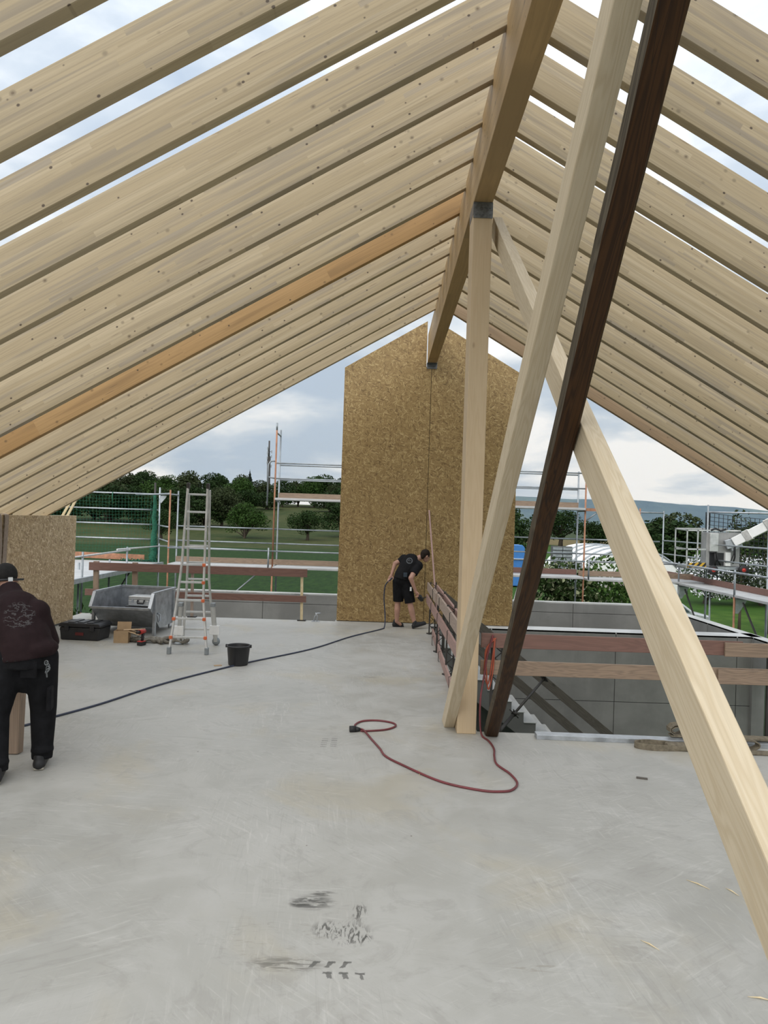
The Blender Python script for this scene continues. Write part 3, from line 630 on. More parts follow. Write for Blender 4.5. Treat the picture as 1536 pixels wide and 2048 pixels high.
tube(sl, (-6.62, 20.72, 0.55), (-6.66, 20.72, 2.86), 0.03, 'iron', name='net_post'); tube(sl, (-6.48, 20.66, 0.55), (-6.50, 20.66, 2.72), 0.026, 'galv', name='upright')
tube(sl, (-6.5, 20.5, 2.52), (-5.82, YI, 2.52), 0.022, name='transom'); tube(sl, (-6.48, 20.60, 1.62), (-5.82, YI, 1.60), 0.02, name='guard_tube'); tube(sl, (-6.48, 20.60, 1.24), (-5.82, YI, 1.20), 0.02, name='guard_tube'); tube(sl, (-6.40, 20.45, 1.03), (-3.1, YI-0.12, 1.045), 0.02, name='guard_tube')
G().prism([(-6.47, 2.30), (-6.44, 2.26), (-6.30, 2.44), (-6.30, 2.48), (-6.47, 2.48)], fx, 20.62, 20.64).build('gusset_plate', MT['galv'], sl)
def net(x0, x1, y0, y1, z0, z1, du, mat, name, label, sag=0.08, gap=None, th=0.004):
    g_ = G(); n = int(round(math.hypot(x1-x0, y1-y0)/du)); m = int(round((z1-z0)/du)); dn = V((-(y1-y0), x1-x0, 0)).normalized()
    def P(u, v):
        bel = math.sin(math.pi*u)*math.sin(math.pi*min(1, v+0.15))
        return V((x0+(x1-x0)*u, y0+(y1-y0)*u, z0+(z1-z0)*v)) + dn*(0.12*bel) - V((0, 0, sag*math.sin(math.pi*u)*v))
    for i in range(n+1): g_.path([P(i/n, k/8) for k in range(9)], th, 4)
    for k in range(m+1): g_.path([P(i/12, k/m) for i in range(13)], th, 4)
    return tag(g_.build(name, MT[mat], loc=((x0+x1)/2, (y0+y1)/2, z0)), label, 'net')
net(-9.8, -6.68, 20.76, 20.76, 0.58, 2.50, 0.095, 'greenet', 'safety_net', 'green safety net stretched over the left scaffold bay', 0.06, th=0.0036)
g = G(); rg = random.Random(2); g.path([(-6.62+rg.uniform(-.02, .02), 20.64+rg.uniform(-.02, .02), 0.56+0.13*i) for i in range(16)], [0.11-0.0045*i for i in range(16)], 9)
for i in range(30): a = rg.uniform(0, 6.28); z = rg.uniform(.6, 2.4); g.path([(-6.62+0.12*math.cos(a+k*.6), 20.62+0.10*math.sin(a+k*.6), z+0.05*k*rg.uniform(-1, 1)) for k in range(5)], 0.006, 4)
for i in range(26): x = -7.6+1.05*i/26; g.path([(x, 20.60, 0.555), (x+0.05, 20.55+rg.uniform(-.1, .1), 0.565+rg.uniform(0, .08)), (x+0.14, 20.58+rg.uniform(-.08, .05), 0.56)], 0.012, 5)
tag(g.build('net_bundle', MT['netcloth'], loc=(-6.62, 20.64, 0.55)), 'gathered dark green net bundle tied to the scaffold post', 'net')
for i, x in enumerate((-8.94, -7.87)):
    o = G().path([(x, 20.66, 2.54), (x, 20.645, 2.40), (x+0.01, 20.66, 2.22)], 0.014, 5).build('tie_strap', MT['greenet'], loc=(x, 20.66, 2.22)); tag(o, ['turquoise strap hanging on the net top rail, nearer the rafters', 'turquoise strap hanging on the net top rail, nearer the ladder'][i], 'strap', 'straps on the green net')
# right scaffold along the lawn
XI, XO = 8.12, 8.87
sr = thing('scaffold', 'right scaffold with wooden deck running along the lawn beside the lift basket', 'scaffold', (8.5, 18.0, GZ))
FY = [22.4, 19.35, 16.28, 13.2]
for i, y in enumerate(FY):
    tube(sr, (XI, y, GZ), (XI, y, 0.5), mat='rust' if i == 2 else 'scaf', name='upright')
    if i == 0:
        tube(sr, (XI, y, 0.5), (XI, y, 2.62), mat='rust', name='upright'); tube(sr, (XO, y, GZ), (XO, y, 2.56), name='upright'); tube(sr, (XI-0.35, y, 2.50), (XO, y, 2.50), name='transom'); tube(sr, (XI-0.33, y, 1.3), (XI-0.33, y, 2.52), name='upright')
    else: tube(sr, (XI, y, 0.5), (XI, y, 1.12), name='upright'); tube(sr, (XO, y, GZ), (XO, y, 2.7 if i == 1 else 2.55), name='upright')
    tube(sr, (XI, y, 0.46), (XO, y, 0.46), name='transom'); tube(sr, (XI+0.75, y+0.02, GZ), (XI+0.75, y+0.02, 0.45), name='upright')
    G().prism([(0.03, 0.44), (0.30, 0.44), (0.10, 0.12), (0.03, 0.12)], lambda a, b, d: V((XI+a, d, b)), y-0.006, y+0.006).build('gusset_plate', MT['galv'], sr)
for a, b in zip(FY[:-1], FY[1:]):
    deck(sr, XI-0.02, XO, b+0.02, a-0.02, 0.55, along='y', n=2, mat='aludeck')
    tube(sr, (XI-0.03, a, 1.06), (XI-0.03, b, 1.06), 0.024, 'galv', name='guard_tube')
    for z in (1.22, 1.63): tube(sr, (XO, a, z), (XO, b, z), 0.02, name='guard_tube')
    timber('toe_board', (XO-0.05, a, 0.63), (XO-0.05, b, 0.63), 0.03, 0.15, MT['redboard'], sr, bev=0.002)
    tube(sr, (XI+0.05, b+0.1, -2.4), (XI+0.05, a-0.3, 0.40), 0.022, 'iron', name='brace_tube')
tube(sr, (XI, 20.9, GZ), (XI, 20.9, 0.5), name='upright'); tube(sr, (XI+0.1, 17.7, GZ), (XI+0.1, 17.7, 0.5), name='upright')
deck(sr, 5.62, XO, YI-0.12, YO, 0.58, n=2); tube(sr, (5.6, YI-0.1, 1.045), (XI, YI-0.1, 1.05), 0.022, name='guard_tube'); timber('toe_board', (5.6, YO-0.04, 0.67), (XO, YO-0.04, 0.67), 0.03, 0.15, MT['greyboard'], sr, bev=0.002)
for z in (1.22, 1.63): tube(sr, (5.56, YO, z), (7.9, YO, z), 0.02, name='guard_tube')
tube(sr, (XO, 19.35, 2.50), (XO+3.2, 18.4, 2.52), 0.024, 'galv', name='guard_tube')
net(8.90, 12.4, 19.55, 18.2, 0.62, 2.50, 0.11, 'blacknet', 'safety_net', 'black safety net behind the lift basket on the right', 0.16, th=0.009)
g = G(); rg = random.Random(5)
for i in range(12): a = rg.uniform(0, 6.28); g.path([(8.93+0.05*math.cos(a+k), 19.48+0.05*math.sin(a+k), 2.48-0.9*k/9*rg.uniform(.7, 1)) for k in range(9)], 0.010, 5)
tag(g.build('net_bundle', MT['blacknet'], loc=(8.93, 19.48, 1.5)), 'gathered black net hanging on the right scaffold post', 'net')

# ================================================================== LIFT BASKET
lb = thing('lift_basket', 'grey boom lift work basket with striped plate and red wheels', 'lift basket', (9.1, 19.0, 0.9))
YB = 18.75; f = YB/19.4
def bp(x, z, y=YB): return V((x*f, y, 2.02+(z-2.02)*f))
g = G()
for a, b in (((8.33, 1.99), (9.80, 2.02)), ((8.33, 1.47), (8.86, 1.48)), ((8.36, 0.98), (8.86, 0.98))): g.bar(bp(*a), bp(*b), 0.03, 0.04)
for x in (8.34, 8.63): g.bar(bp(x, 0.95), bp(x, 2.0), 0.03, 0.03, (0, 1, 0))
for a, b in (((8.33, 2.03), (9.80, 2.06)), ((8.33, 1.45), (9.80, 1.48)), ((8.36, 0.98), (9.8, 0.98))): g.bar(bp(*a, YB+0.75), bp(*b, YB+0.75), 0.03, 0.035)
for x in (8.34, 9.1, 9.79): g.bar(bp(x, 0.95, YB+0.75), bp(x, 2.05, YB+0.75), 0.03, 0.03, (0, 1, 0))
for z in (1.99, 1.47, 0.98): g.bar(bp(8.34, z), bp(8.34, z+.03, YB+0.75), 0.03, 0.03)
g.build('rail_frame', MT['alu'], lb)
G().prism([(8.36, 0.93), (9.82, 0.95), (9.82, 1.03), (8.36, 1.01)], lambda a, b, d: bp(a, b, d), YB-0.02, YB+0.78).build('floor_tray', MT['galv'], lb)
cb = G(); cb.prism([(8.88, 1.02), (9.80, 1.04), (9.80, 1.97), (8.88, 1.95)], lambda a, b, d: bp(a, b, d), YB+0.02, YB+0.35)
cb = cb.build('control_box', plain('grey_cabinet', (0.30, 0.30, 0.29), 0.5, 0.2, 0.2, 4.0), lb, bev=0.01)
G().prism([(8.94, 1.43), (9.17, 1.43), (9.17, 1.93), (8.94, 1.93)], lambda a, b, d: bp(a, b, d), YB-0.07, YB+0.04).build('hatch', MT['alu'], cb, bev=0.01)
G().prism([(8.97, 1.05), (9.36, 1.05), (9.36, 1.40), (8.97, 1.40)], lambda a, b, d: bp(a, b, d), YB+0.01, YB+0.05).build('recess', MT['black'], cb)
G().prism([(9.38, 1.05), (9.52, 1.05), (9.52, 1.42), (9.38, 1.42)], lambda a, b, d: bp(a, b, d), YB-0.05, YB+0.05).build('side_plate', MT['white'], cb)
g = G(); g.path([bp(8.95, 1.40, YB-.05), bp(9.10, 1.42, YB-.09), bp(9.16, 1.2, YB-.08), bp(9.25, 1.06, YB-.05)], 0.022, 6); g.path([bp(9.08, 1.42, YB-.07), bp(9.07, 1.2, YB-.1), bp(9.10, 1.06, YB-.06)], 0.022, 6); g.path([bp(9.55, 1.72, YB-.1), bp(9.56, 1.4, YB-.14), bp(9.50, 1.18, YB-.1), bp(9.36, 1.16, YB-.06)], 0.016, 6); g.path([bp(9.45, 1.8, YB-.1), bp(9.58, 1.65, YB-.14), bp(9.60, 1.3, YB-.12), bp(9.58, 1.12, YB-.06)], 0.02, 6)
g.path([bp(8.98, 2.0), bp(9.1, 2.06), bp(9.25, 2.0), bp(9.4, 2.05)], 0.03, 6); g.build('hose', MT['rubber'], lb)
def stripes(t):
    p = t.xyz(t.obj()); v = t.m('FRACT', t.m('MULTIPLY', t.m('ADD', p[0], t.m('MULTIPLY', p[2], -0.9)), 6.4))
    return {'c': t.ramp(v, [(0.0, (0.015, 0.015, 0.015)), (0.5, (0.55, 0.33, 0.03))], 'CONSTANT')}
G().prism([(8.36, 0.97), (8.86, 0.99), (8.86, 1.12), (8.36, 1.10)], lambda a, b, d: bp(a, b, d), YB-0.04, YB-0.02).build('warning_plate', newmat('hazard_stripes', stripes, rough=0.5), lb)
for x, z in ((9.03, 0.93), (9.85, 0.96)):
    c = bp(x, z, YB-0.10); wq = Quaternion((1, 0, 0), math.pi/2)
    wl = G().lathe([(0.05, -0.035), (0.115, -0.035), (0.13, -0.015), (0.13, 0.015), (0.115, 0.035), (0.05, 0.035)], c, 20, axis=wq).build('wheel', MT['rubber'], lb)
    G().lathe([(0.0, 0.038), (0.022, 0.042), (0.025, 0.034), (0.055, 0.030), (0.065, 0.036), (0.065, -0.03), (0.0, -0.03)], c, 16, axis=wq).build('rim', MT['red'], wl)
bo = G(); d0, d1 = bp(9.55, 1.70, YB-.14), bp(11.6, 3.25, YB-1.6); bo.bar(d0, d1, 0.20, 0.24); arm = bo.build('boom_arm', MT['white'], lb, bev=0.015)
G().bar(d0.lerp(d1, 0.10), d0.lerp(d1, 0.16), 0.235, 0.285).build('collar', MT['alu'], arm, bev=0.01); G().bar(d0.lerp(d1, 0.30), d1, 0.25, 0.30).build('outer_boom', MT['alu'], arm, bev=0.015)
g = G(); g.bar(bp(9.35, 1.62, YB-.08), bp(9.62, 1.72, YB-.12), 0.12, 0.24); g.bar(bp(9.50, 1.5, YB-.08), bp(9.78, 1.66, YB-.1), 0.10, 0.10); g.build('boom_knuckle', MT['galv'], lb, bev=0.01)

# ================================================================== LANDSCAPE
def sstep(a, b, x):
    u = np.clip((x-a)/(b-a), 0, 1); return u*u*(3-2*u)
def gz(x, y):
    x = np.asarray(x, float); y = np.asarray(y, float)
    h = -3.3 + 10.5*sstep(105, 320, y)*(1-sstep(-8, 55, x)) + 3.0*sstep(330, 600, y)*(1-sstep(0, 80, x))
    return h + 0.25*np.sin(x*0.07)*np.sin(y*0.05)*sstep(60, 150, y)
ys = np.concatenate([np.linspace(-60, 60, 49), np.geomspace(62, 2900, 90)]); xs = np.concatenate([-np.geomspace(1400, 42, 34), np.linspace(-40, 80, 49), np.geomspace(84, 2200, 34)])
X_, Y_ = np.meshgrid(xs, ys); Z_ = gz(X_, Y_); nx, ny = len(xs), len(ys)
me = bpy.data.meshes.new('ground'); me.from_pydata(np.stack([X_.ravel(), Y_.ravel(), Z_.ravel()], 1).tolist(), [], [(j*nx+i, j*nx+i+1, (j+1)*nx+i+1, (j+1)*nx+i) for j in range(ny-1) for i in range(nx-1)])
def ground_fn(t):
    p = t.obj(); q = t.xyz(p); x, y = q[0], q[1]; n_ = t.noise(p, 0.6, 6, 0.65); n3_ = t.noise(p, 0.05, 4, 0.6); wob = t.m('MULTIPLY', t.m('SUBTRACT', t.noise(p, 0.03, 3), 0.5), 8.0); y2 = t.m('ADD', y, wob)
    stalk = t.noise(t.scale(p, (1.0, 0.35, 1.0)), 2.2, 4, 0.7)
    crop = t.mix(t.mr(stalk, 0.35, 0.7), (0.010, 0.031, 0.005), (0.021, 0.053, 0.008))
    mead = t.mix(t.mr(t.m('ADD', t.m('MULTIPLY', n_, 0.5), t.m('MULTIPLY', n3_, 0.5)), 0.38, 0.62), (0.024, 0.042, 0.009), (0.060, 0.066, 0.022))
    lawn = t.mix(t.mr(n_, 0.3, 0.7), (0.028, 0.071, 0.006), (0.059, 0.115, 0.014))
    fld = t.mix(t.mr(n_, 0.3, 0.7), (0.028, 0.074, 0.009), (0.043, 0.096, 0.014)); wheat = t.mix(n_, (0.118, 0.090, 0.037), (0.155, 0.124, 0.056)); farc = t.mix(n3_, (0.025, 0.043, 0.019), (0.056, 0.074, 0.031))
    left = t.mix(t.mr(y2, 108.0, 111.0), crop, mead)
    right = t.mix(t.mr(y2, 44.0, 47.0), lawn, fld); right = t.mix(t.mr(y2, 172.0, 176.0), right, wheat); right = t.mix(t.mr(y2, 255.0, 262.0), right, farc)
    return {'c': t.mix(t.mr(t.m('ADD', x, t.m('MULTIPLY', wob, 0.15)), 3.0, 4.5), left, right), 'n': t.bump(stalk, 0.6, 0.3)}
me.materials.append(newmat('fields', ground_fn, rough=0.95)); me.polygons.foreach_set('use_smooth', [True]*len(me.polygons))
gr = bpy.data.objects.new('ground', me); C.objects.link(gr); struct(gr, 'green fields and meadow around the building site')
g = G(); left_ = [(6.2, 24), (7.6, 36), (9.2, 49), (12.0, 62), (14.2, 72), (20, 82), (46, 96)]; right_ = [(8.4, 24), (9.4, 36), (10.9, 50), (14.9, 67), (18.4, 73), (26, 80), (50, 90)]
g.add([(a, b, -3.27) for a, b in left_] + [(a, b, -3.27) for a, b in right_], [(i, i+1, i+8, i+7) for i in range(6)]); struct(g.build('road', plain('asphalt_lane', (0.30, 0.295, 0.275), 0.9, 0.0, 0.12, 0.8)), 'pale lane curving away behind the stairwell')
# wooded hills far away
g = G(); rg = random.Random(9); n = 140; prof = []
for i in range(n+1):
    x = -2600+5600*i/n; h = 96*math.exp(-((x-950)/900)**2) + 34 + 9*math.sin(x/210.0) + 4*math.sin(x/83.0+1)
    h *= float(sstep(-1600, 700, np.array(x)))*0.9+0.1; prof.append((x, h+rg.uniform(-1.2, 1.2)))
rows = [(2750, 0.0), (2900, 0.55), (3050, 0.92), (3150, 1.0), (3400, 0.6)]
vs = [(x, y, -6+(h+6)*k*(0.94+0.1*math.sin(x/97.0+y))) if 0 < k < 1 else (x, y, -6+(h+6)*k) for y, k in rows for x, h in prof]
g.add(vs, [(j*(n+1)+i, j*(n+1)+i+1, (j+1)*(n+1)+i+1, (j+1)*(n+1)+i) for j in range(len(rows)-1) for i in range(n)], 0, True)
def hill_fn(t):
    a = t.noise(t.obj(), 0.012, 6, 0.7); b = t.noise(t.obj(), 0.004, 3, 0.5)
    return {'c': t.mix(t.mr(b, 0.56, 0.60, 0.0, 0.6), t.mix(t.mr(a, 0.35, 0.65), (0.020, 0.036, 0.022), (0.045, 0.068, 0.04)), (0.09, 0.12, 0.06)), 'n': t.bump(a, 0.9, 20.0)}
struct(g.build('hills', newmat('wooded_hills', hill_fn, rough=1.0)), 'long wooded ridge on the horizon')
# damp air between the site and the hills
hz = G().bb(-2700, 3200, 420, 2740, -20, 420).build('haze', None, kind='stuff'); hz.data.materials.clear()
hm = bpy.data.materials.new('damp_air'); hm.use_nodes = True; hm.node_tree.nodes.clear(); t = NT(hm.node_tree)
vs_ = t.n('ShaderNodeVolumeScatter', {'Color': (0.42, 0.64, 1.0), 'Density': 0.00022, 'Anisotropy': 0.0}); t.n('ShaderNodeOutputMaterial', {'Volume': vs_.outputs[0]}); hz.data.materials.append(hm)
tag(hz, 'thin bluish haze hanging before the far ridge', 'haze')

# ------------------------------------------------------------------ trees and shrubs
def leaf_mesh(name, blobs, n, size, seed, mat, droop=0.0, shell=0.55):
    r = np.random.default_rng(seed); wts = np.array([b[3]*b[4] for b in blobs]); wts = wts/wts.sum(); idx = r.choice(len(blobs), n, p=wts); B_ = np.array([[*b[:3], b[3], b[4]] for b in blobs])[idx]
    d = r.normal(size=(n, 3)); d /= np.linalg.norm(d, axis=1)[:, None]; rad = shell+(1-shell)*r.random(n)**0.5; rad = np.where(r.random(n) < 0.25, r.random(n), rad)
    P = B_[:, :3] + d*rad[:, None]*np.stack([B_[:, 3], B_[:, 3], B_[:, 4]], 1); P[:, 2] -= droop*r.random(n)
    a = r.normal(size=(n, 3)); a /= np.linalg.norm(a, axis=1)[:, None]; b = np.cross(a, r.normal(size=(n, 3))); b /= np.linalg.norm(b, axis=1)[:, None]; s = size*(0.6+0.8*r.random(n))[:, None]
    vs = np.stack([P-a*s, P-b*s*0.55, P+a*s, P+b*s*0.55], 1).reshape(-1, 3)
    m_ = bpy.data.meshes.new(name); m_.vertices.add(4*n); m_.vertices.foreach_set('co', vs.ravel()); m_.loops.add(4*n); m_.loops.foreach_set('vertex_index', np.arange(4*n)); m_.polygons.add(n); m_.polygons.foreach_set('loop_start', np.arange(0, 4*n, 4)); m_.polygons.foreach_set('loop_total', np.full(n, 4)); m_.update(calc_edges=True); m_.validate(); m_.materials.append(mat)
    return m_
def make_tree(name, H, R, seed, mat, n=2600, leaf=0.16, trunk=0.22, flat=0.75, mode='round'):
    r = random.Random(seed); blobs = []; br = []
    if mode == 'conifer':
        for i in range(9): u = i/8; blobs.append((0, 0, H*(0.12+0.86*u), R*(1.02-u)*0.9+0.05, H*0.09))
    else:
        z0 = H*trunk
        for i in range(20):
            a = r.uniform(0, 6.28); q = R*math.sqrt(r.random())*0.72; zz = z0+(H-z0)*r.uniform(0.18, 0.82); k = (1-abs((zz-z0)/(H-z0)-0.42)*0.9); rr = R*r.uniform(0.30, 0.48)*max(0.45, k)
            blobs.append((q*math.cos(a)*k, q*math.sin(a)*k, min(zz, H-rr*flat), rr, rr*flat)); br.append(blobs[-1])
        blobs.append((0, 0, H-R*0.36*flat, R*0.42, R*0.36*flat))
    t_ = thing(name, 'tree', 'tree'); cm = bpy.data.objects.new('crown', leaf_mesh('crown', blobs, n, leaf, seed, mat)); C.objects.link(cm); cm.parent = t_
    g_ = G(); tr = max(0.05, R*0.06); g_.path([(0, 0, -0.3), (tr*0.3, 0, H*trunk*0.6), (0, tr*0.5, H*trunk*1.3), (tr*0.4, 0, H*0.62)], [tr*1.25, tr, tr*0.85, tr*0.3], 8)
    for b in br[:8]: g_.path([(0, 0, H*trunk*1.05), (b[0]*0.45, b[1]*0.45, (H*trunk+b[2])*0.52), (b[0], b[1], b[2])], [tr*0.5, tr*0.34, tr*0.12], 5)
    g_.build('trunk', MT['bark'], t_, local=True)
    return t_
pool = {}
def plant(kind, x, y, H, label, cat='tree', group=None, wide=1.0, rz=None, base=None):
    key = kind
    if key not in pool:
        spec = dict(round_d=('field_tree', 7, 3.9, 1, 'leaf_d', 5000, .18, .04, .82), round_m=('field_tree', 7, 4.4, 2, 'leaf_m', 6500, .16, .03, .78), apple=('field_tree', 5.5, 4.0, 3, 'leaf_d', 6000, .13, .20, .75), olive=('field_tree', 8, 4.2, 4, 'leaf_o', 5000, .2, .05, .9), tall=('field_tree', 10, 4.2, 5, 'leaf_d', 5500, .22, .06, 1.05), hedge=('hedge_shrub', 3.2, 2.6, 6, 'leaf_d', 2600, .12, .05, .8), bright=('hedge_shrub', 3.4, 2.4, 7, 'leaf_m', 3000, .11, .06, .85),
                    flower=('flowering_shrub', 3.6, 1.7, 8, 'leaf_f', 8000, .065, .08, .9), white=('blossom_shrub', 2.8, 2.1, 9, 'leaf_w', 5200, .075, .06, .7), pale=('variegated_shrub', 3.5, 1.6, 10, 'leaf_y', 8000, .07, .08, .95), con=('conifer', 9, 2.2, 11, 'leaf_con', 2600, .2, .1, 1.0), weed=('wild_shrub', 2.2, 1.0, 12, 'leaf_m', 2600, .06, .1, .9), sapling=('sapling', 6.5, 1.2, 13, 'leaf_o', 800, .10, .2, 1.6))[kind]
        nm, h, R, sd_, m_, n_, lf, tk, fl = spec
        t_ = make_tree(nm, h, R, sd_, MT[m_], n_, lf, tk, fl, 'conifer' if kind == 'con' else 'round'); pool[key] = (t_, h, [False])
    t_, h, used = pool[key]; z = float(gz(x, y)) if base is None else base; k = H/h; loc = (x, y, z); rz = random.Random(x*7.1+y).uniform(0, 6.28) if rz is None else rz
    if not used[0]: used[0] = True; t_.location = loc; t_.rotation_euler = (0, 0, rz); t_.scale = (k*wide, k*wide, k); o = t_
    else: o = dup(t_, loc, rz, (k*wide, k*wide, k)); o.name = t_.name.split('.')[0]
    if 'group' in o: del o['group']
    return tag(o, label, cat, group)
plant('round_m', -27.0, 140, 7.2, 'wide light green tree on the slope, seen right of the ladder', wide=1.05)
plant('apple', -14.7, 140, 6.0, 'dark round tree with a visible trunk, between orange scaffold tube and gable', wide=1.1)
plant('round_d', -9.0, 152, 7.5, 'dark tree on the slope half hidden by the left gable edge', wide=1.15)
plant('apple', -38.8, 125, 5.6, 'spreading tree with dark trunk between the green net and the ladder', wide=1.0)
rg = random.Random(21); k = 0
NUM = ['one', 'two', 'three', 'four', 'five', 'six', 'seven', 'eight', 'nine', 'ten', 'eleven', 'twelve', 'thirteen', 'fourteen', 'fifteen', 'sixteen', 'seventeen', 'eighteen', 'nineteen', 'twenty', 'twenty-one', 'twenty-two', 'twenty-three', 'twenty-four', 'twenty-five', 'twenty-six', 'twenty-seven', 'twenty-eight', 'twenty-nine', 'thirty']
for i in range(16):
    x = -92+3.6*i+rg.uniform(-1, 1); y = 172-0.55*i+rg.uniform(-7, 7)
    plant(['round_d', 'tall', 'hedge', 'olive'][i % 4], x, y, rg.uniform(9.5, 12.5)-(i*0.22) if i % 4 != 2 else 6.5, 'dark tree of the grove seen through the green net, number %s from the left' % NUM[k], group='trees behind the green net', wide=1.25); k += 1
k = 0
for i in range(28):
    x = -124+4.4*i+rg.uniform(-1.5, 1.5); y = 262+(i % 2)*16+rg.uniform(-6, 6)
    plant(['olive', 'round_d', 'tall', 'olive', 'round_m', 'round_d'][i % 6], x, y, rg.uniform(9, 13) - (2.5 if -50 < x < -38 else 0), 'tree on the left hill crest against the sky, number %s from the left' % NUM[k], group='trees on the hill crest', wide=1.25); k += 1
k = 0
for i in range(20):
    x = -112+5.3*i+rg.uniform(-2, 2); y = 236+rg.uniform(-10, 8)
    if -36 < x < -20: continue
    plant(['hedge', 'round_d', 'hedge', 'olive'][i % 4], x, y, rg.uniform(5.5, 7.5), 'low scrub below the left hill crest, number %s from the left' % NUM[k], 'shrub', group='scrub below the crest', wide=1.5); k += 1
plant('con', -49.5, 262, 12.5, 'pointed dark conifer on the crest left of the mast', 'conifer')
for i, (x, y, H) in enumerate(((-45, 205, 8.5), (-54, 200, 9), (-64, 196, 10), (-12, 205, 9.5), (-4, 185, 9))):
    plant(['olive', 'round_d', 'round_m', 'tall', 'round_d'][i], x, y, H, 'tree halfway up the left slope, number %s from the left' % ['three', 'two', 'one', 'four', 'five'][i], group='trees on the slope', wide=1.2)
plant('tall', 16.6, 92, 8.2, 'tall dark tree just right of the gable', wide=0.9)
for i, (kd, x, y, H, wd) in enumerate((('apple', 41.5, 165, 8.6, 1.35), ('round_d', 49.0, 160, 6.6, 1.5), ('round_d', 55.5, 158, 7.0, 1.4), ('olive', 62.0, 160, 7.2, 1.3), ('hedge', 34.0, 168, 3.0, 1.4), ('round_d', 24.0, 250, 5.0, 1.4), ('round_d', 57.0, 150, 6.2, 1.5))):
    plant(kd, x, y, H, 'tree of the row beyond the right green field, number %s in it' % NUM[i], group='trees beyond the right field', wide=wd)
for i, (kd, x, y, H, wd) in enumerate((('round_d', 30.0, 76, 6.4, 1.2), ('olive', 33.5, 80, 7.2, 1.1), ('bright', 34.5, 70, 4.6, 1.2), ('round_d', 38.0, 72, 6.2, 1.25), ('bright', 41.0, 74, 4.4, 1.3), ('olive', 45.0, 78, 7.0, 1.2), ('round_d', 47.0, 70, 6.0, 1.2), ('tall', 52.0, 78, 6.4, 1.1), ('bright', 29.5, 52, 3.0, 1.4), ('hedge', 33.0, 54, 3.2, 1.3), ('hedge', 36.0, 55, 3.6, 1.3))):
    plant(kd, x, y, H, 'tree of the garden behind the lift basket, number %s from the left' % NUM[i], group='garden trees behind the basket', wide=wd*1.25)
plant('sapling', 19.0, 37.5, 6.6, 'thin upright young tree above the black net', 'tree')
plant('sapling', 20.3, 37.0, 6.0, 'thin upright young tree beside the white boom', 'tree')
for i, (x, y) in enumerate(((23.4, 51.0), (25.4, 50.2), (27.4, 51.0), (29.4, 52.0))):
    plant('white', x, y, 3.7, 'white blossoming shrub behind the lift basket, number %s from the left' % NUM[i], 'shrub', 'white shrubs behind the basket', wide=1.0)
plant('pale', 6.0, 23.6, 4.25, 'variegated pale leaved shrub just over the back wall beside the dark timber', 'shrub', wide=0.95)
plant('flower', 7.7, 24.3, 4.35, 'green shrub with white and red flowers over the back wall', 'shrub', wide=1.0)
plant('flower', 9.4, 26.0, 3.9, 'green flowering shrub half hidden by the thick pale brace', 'shrub', wide=0.9)
plant('bright', 11.2, 34.0, 3.0, 'bright green bush beside the white tunnel', 'bush', wide=0.9)
plant('weed', -6.55, 15.6, 3.2, 'green weed sprouting between skip and knee wall', 'shrub', wide=0.55)
plant('weed', -6.35, 14.4, 3.3, 'green weed right at the slab corner beside the knee wall', 'shrub', wide=0.5)

# ------------------------------------------------------------------ yard and far things
ma = thing('radio_mast', 'tall mobile phone mast with antennas on the left hill', 'mast', (-68.0, 420, 8.0))
tube(ma, (-68.0, 420, 8.0), (-68.4, 420, 36.5), 1.0, 'iron', 'mast_pole', 10); tube(ma, (-68.4, 420, 36), (-68.5, 420, 46.0), 0.45, 'iron', 'mast_tip', 8)
for i in range(16):
    z = 31+0.95*(i % 12); a = i*2.1; G().box((-68.45+1.5*math.cos(a), 420+1.5*math.sin(a), z), (0.55, 0.5, 1.6)).build('antenna', MT['scaf'], ma); tube(ma, (-68.4, 420, z), (-68.45+1.5*math.cos(a), 420+1.5*math.sin(a), z), 0.12, 'iron', 'bracket', 5)
tag(G().bb(-0.25, 0.25, -0.2, 0.2, 0, 12.4).bb(-2, 2, -.15, .15, 10.0, 10.3).bb(-1.5, 1.5, -.15, .15, 11.5, 11.8).build('power_pylon', MT['iron'], loc=(0, 0, 0), local=True), 'tiny power pole on the horizon above the scaffold left of the ladder', 'pole').location = (-187.9, 600, 10.3)
tn = thing('polytunnel', 'white plastic polytunnel with dark hoops behind the shrubs', 'tunnel', (21, 62, -3.3))
def arch(y, e=0.0): return [V((20.6+(4.4+e)*math.cos(a), y, -3.3+(3.55+e)*math.sin(a))) for a in [math.pi*i/16 for i in range(17)]]
g = G(); A_, B_ = arch(58), arch(72); g.add(A_+B_, [(i, i+1, i+18, i+17) for i in range(16)], 0, True); g.add(A_, [list(range(17))]); g.build('cover', MT['white'], tn)
for y in (58.0, 60.6, 63.2, 65.8, 68.4): G().path(arch(y, 0.04), 0.09, 6).build('hoop', MT['scaf'], tn)
rg = random.Random(12); n_ = 0
for i in range(3):
    for j in range(3 if i < 2 else 2):
        x = 13.55+0.78*i; z = -3.25+1.22*j; c_ = thing('pallet_crate', 'dark grey crate stacked in the yard beside the blue container, %s column, %s' % (['left', 'middle', 'right'][i], ['bottom', 'middle', 'top'][j] if i < 2 else ['lower', 'upper'][j]), 'crate', (x, 55, z), group='crates stacked in the yard')
        for q in range(4): G().bb(x-0.37, x+0.37, 54.6, 54.66, z+0.08+0.27*q, z+0.29+0.27*q).build('slat', MT['scaf'], c_)
        G().bb(x-0.36, x+0.36, 54.7, 55.4, z+0.02, z+1.17).build('box', MT['joint'], c_)
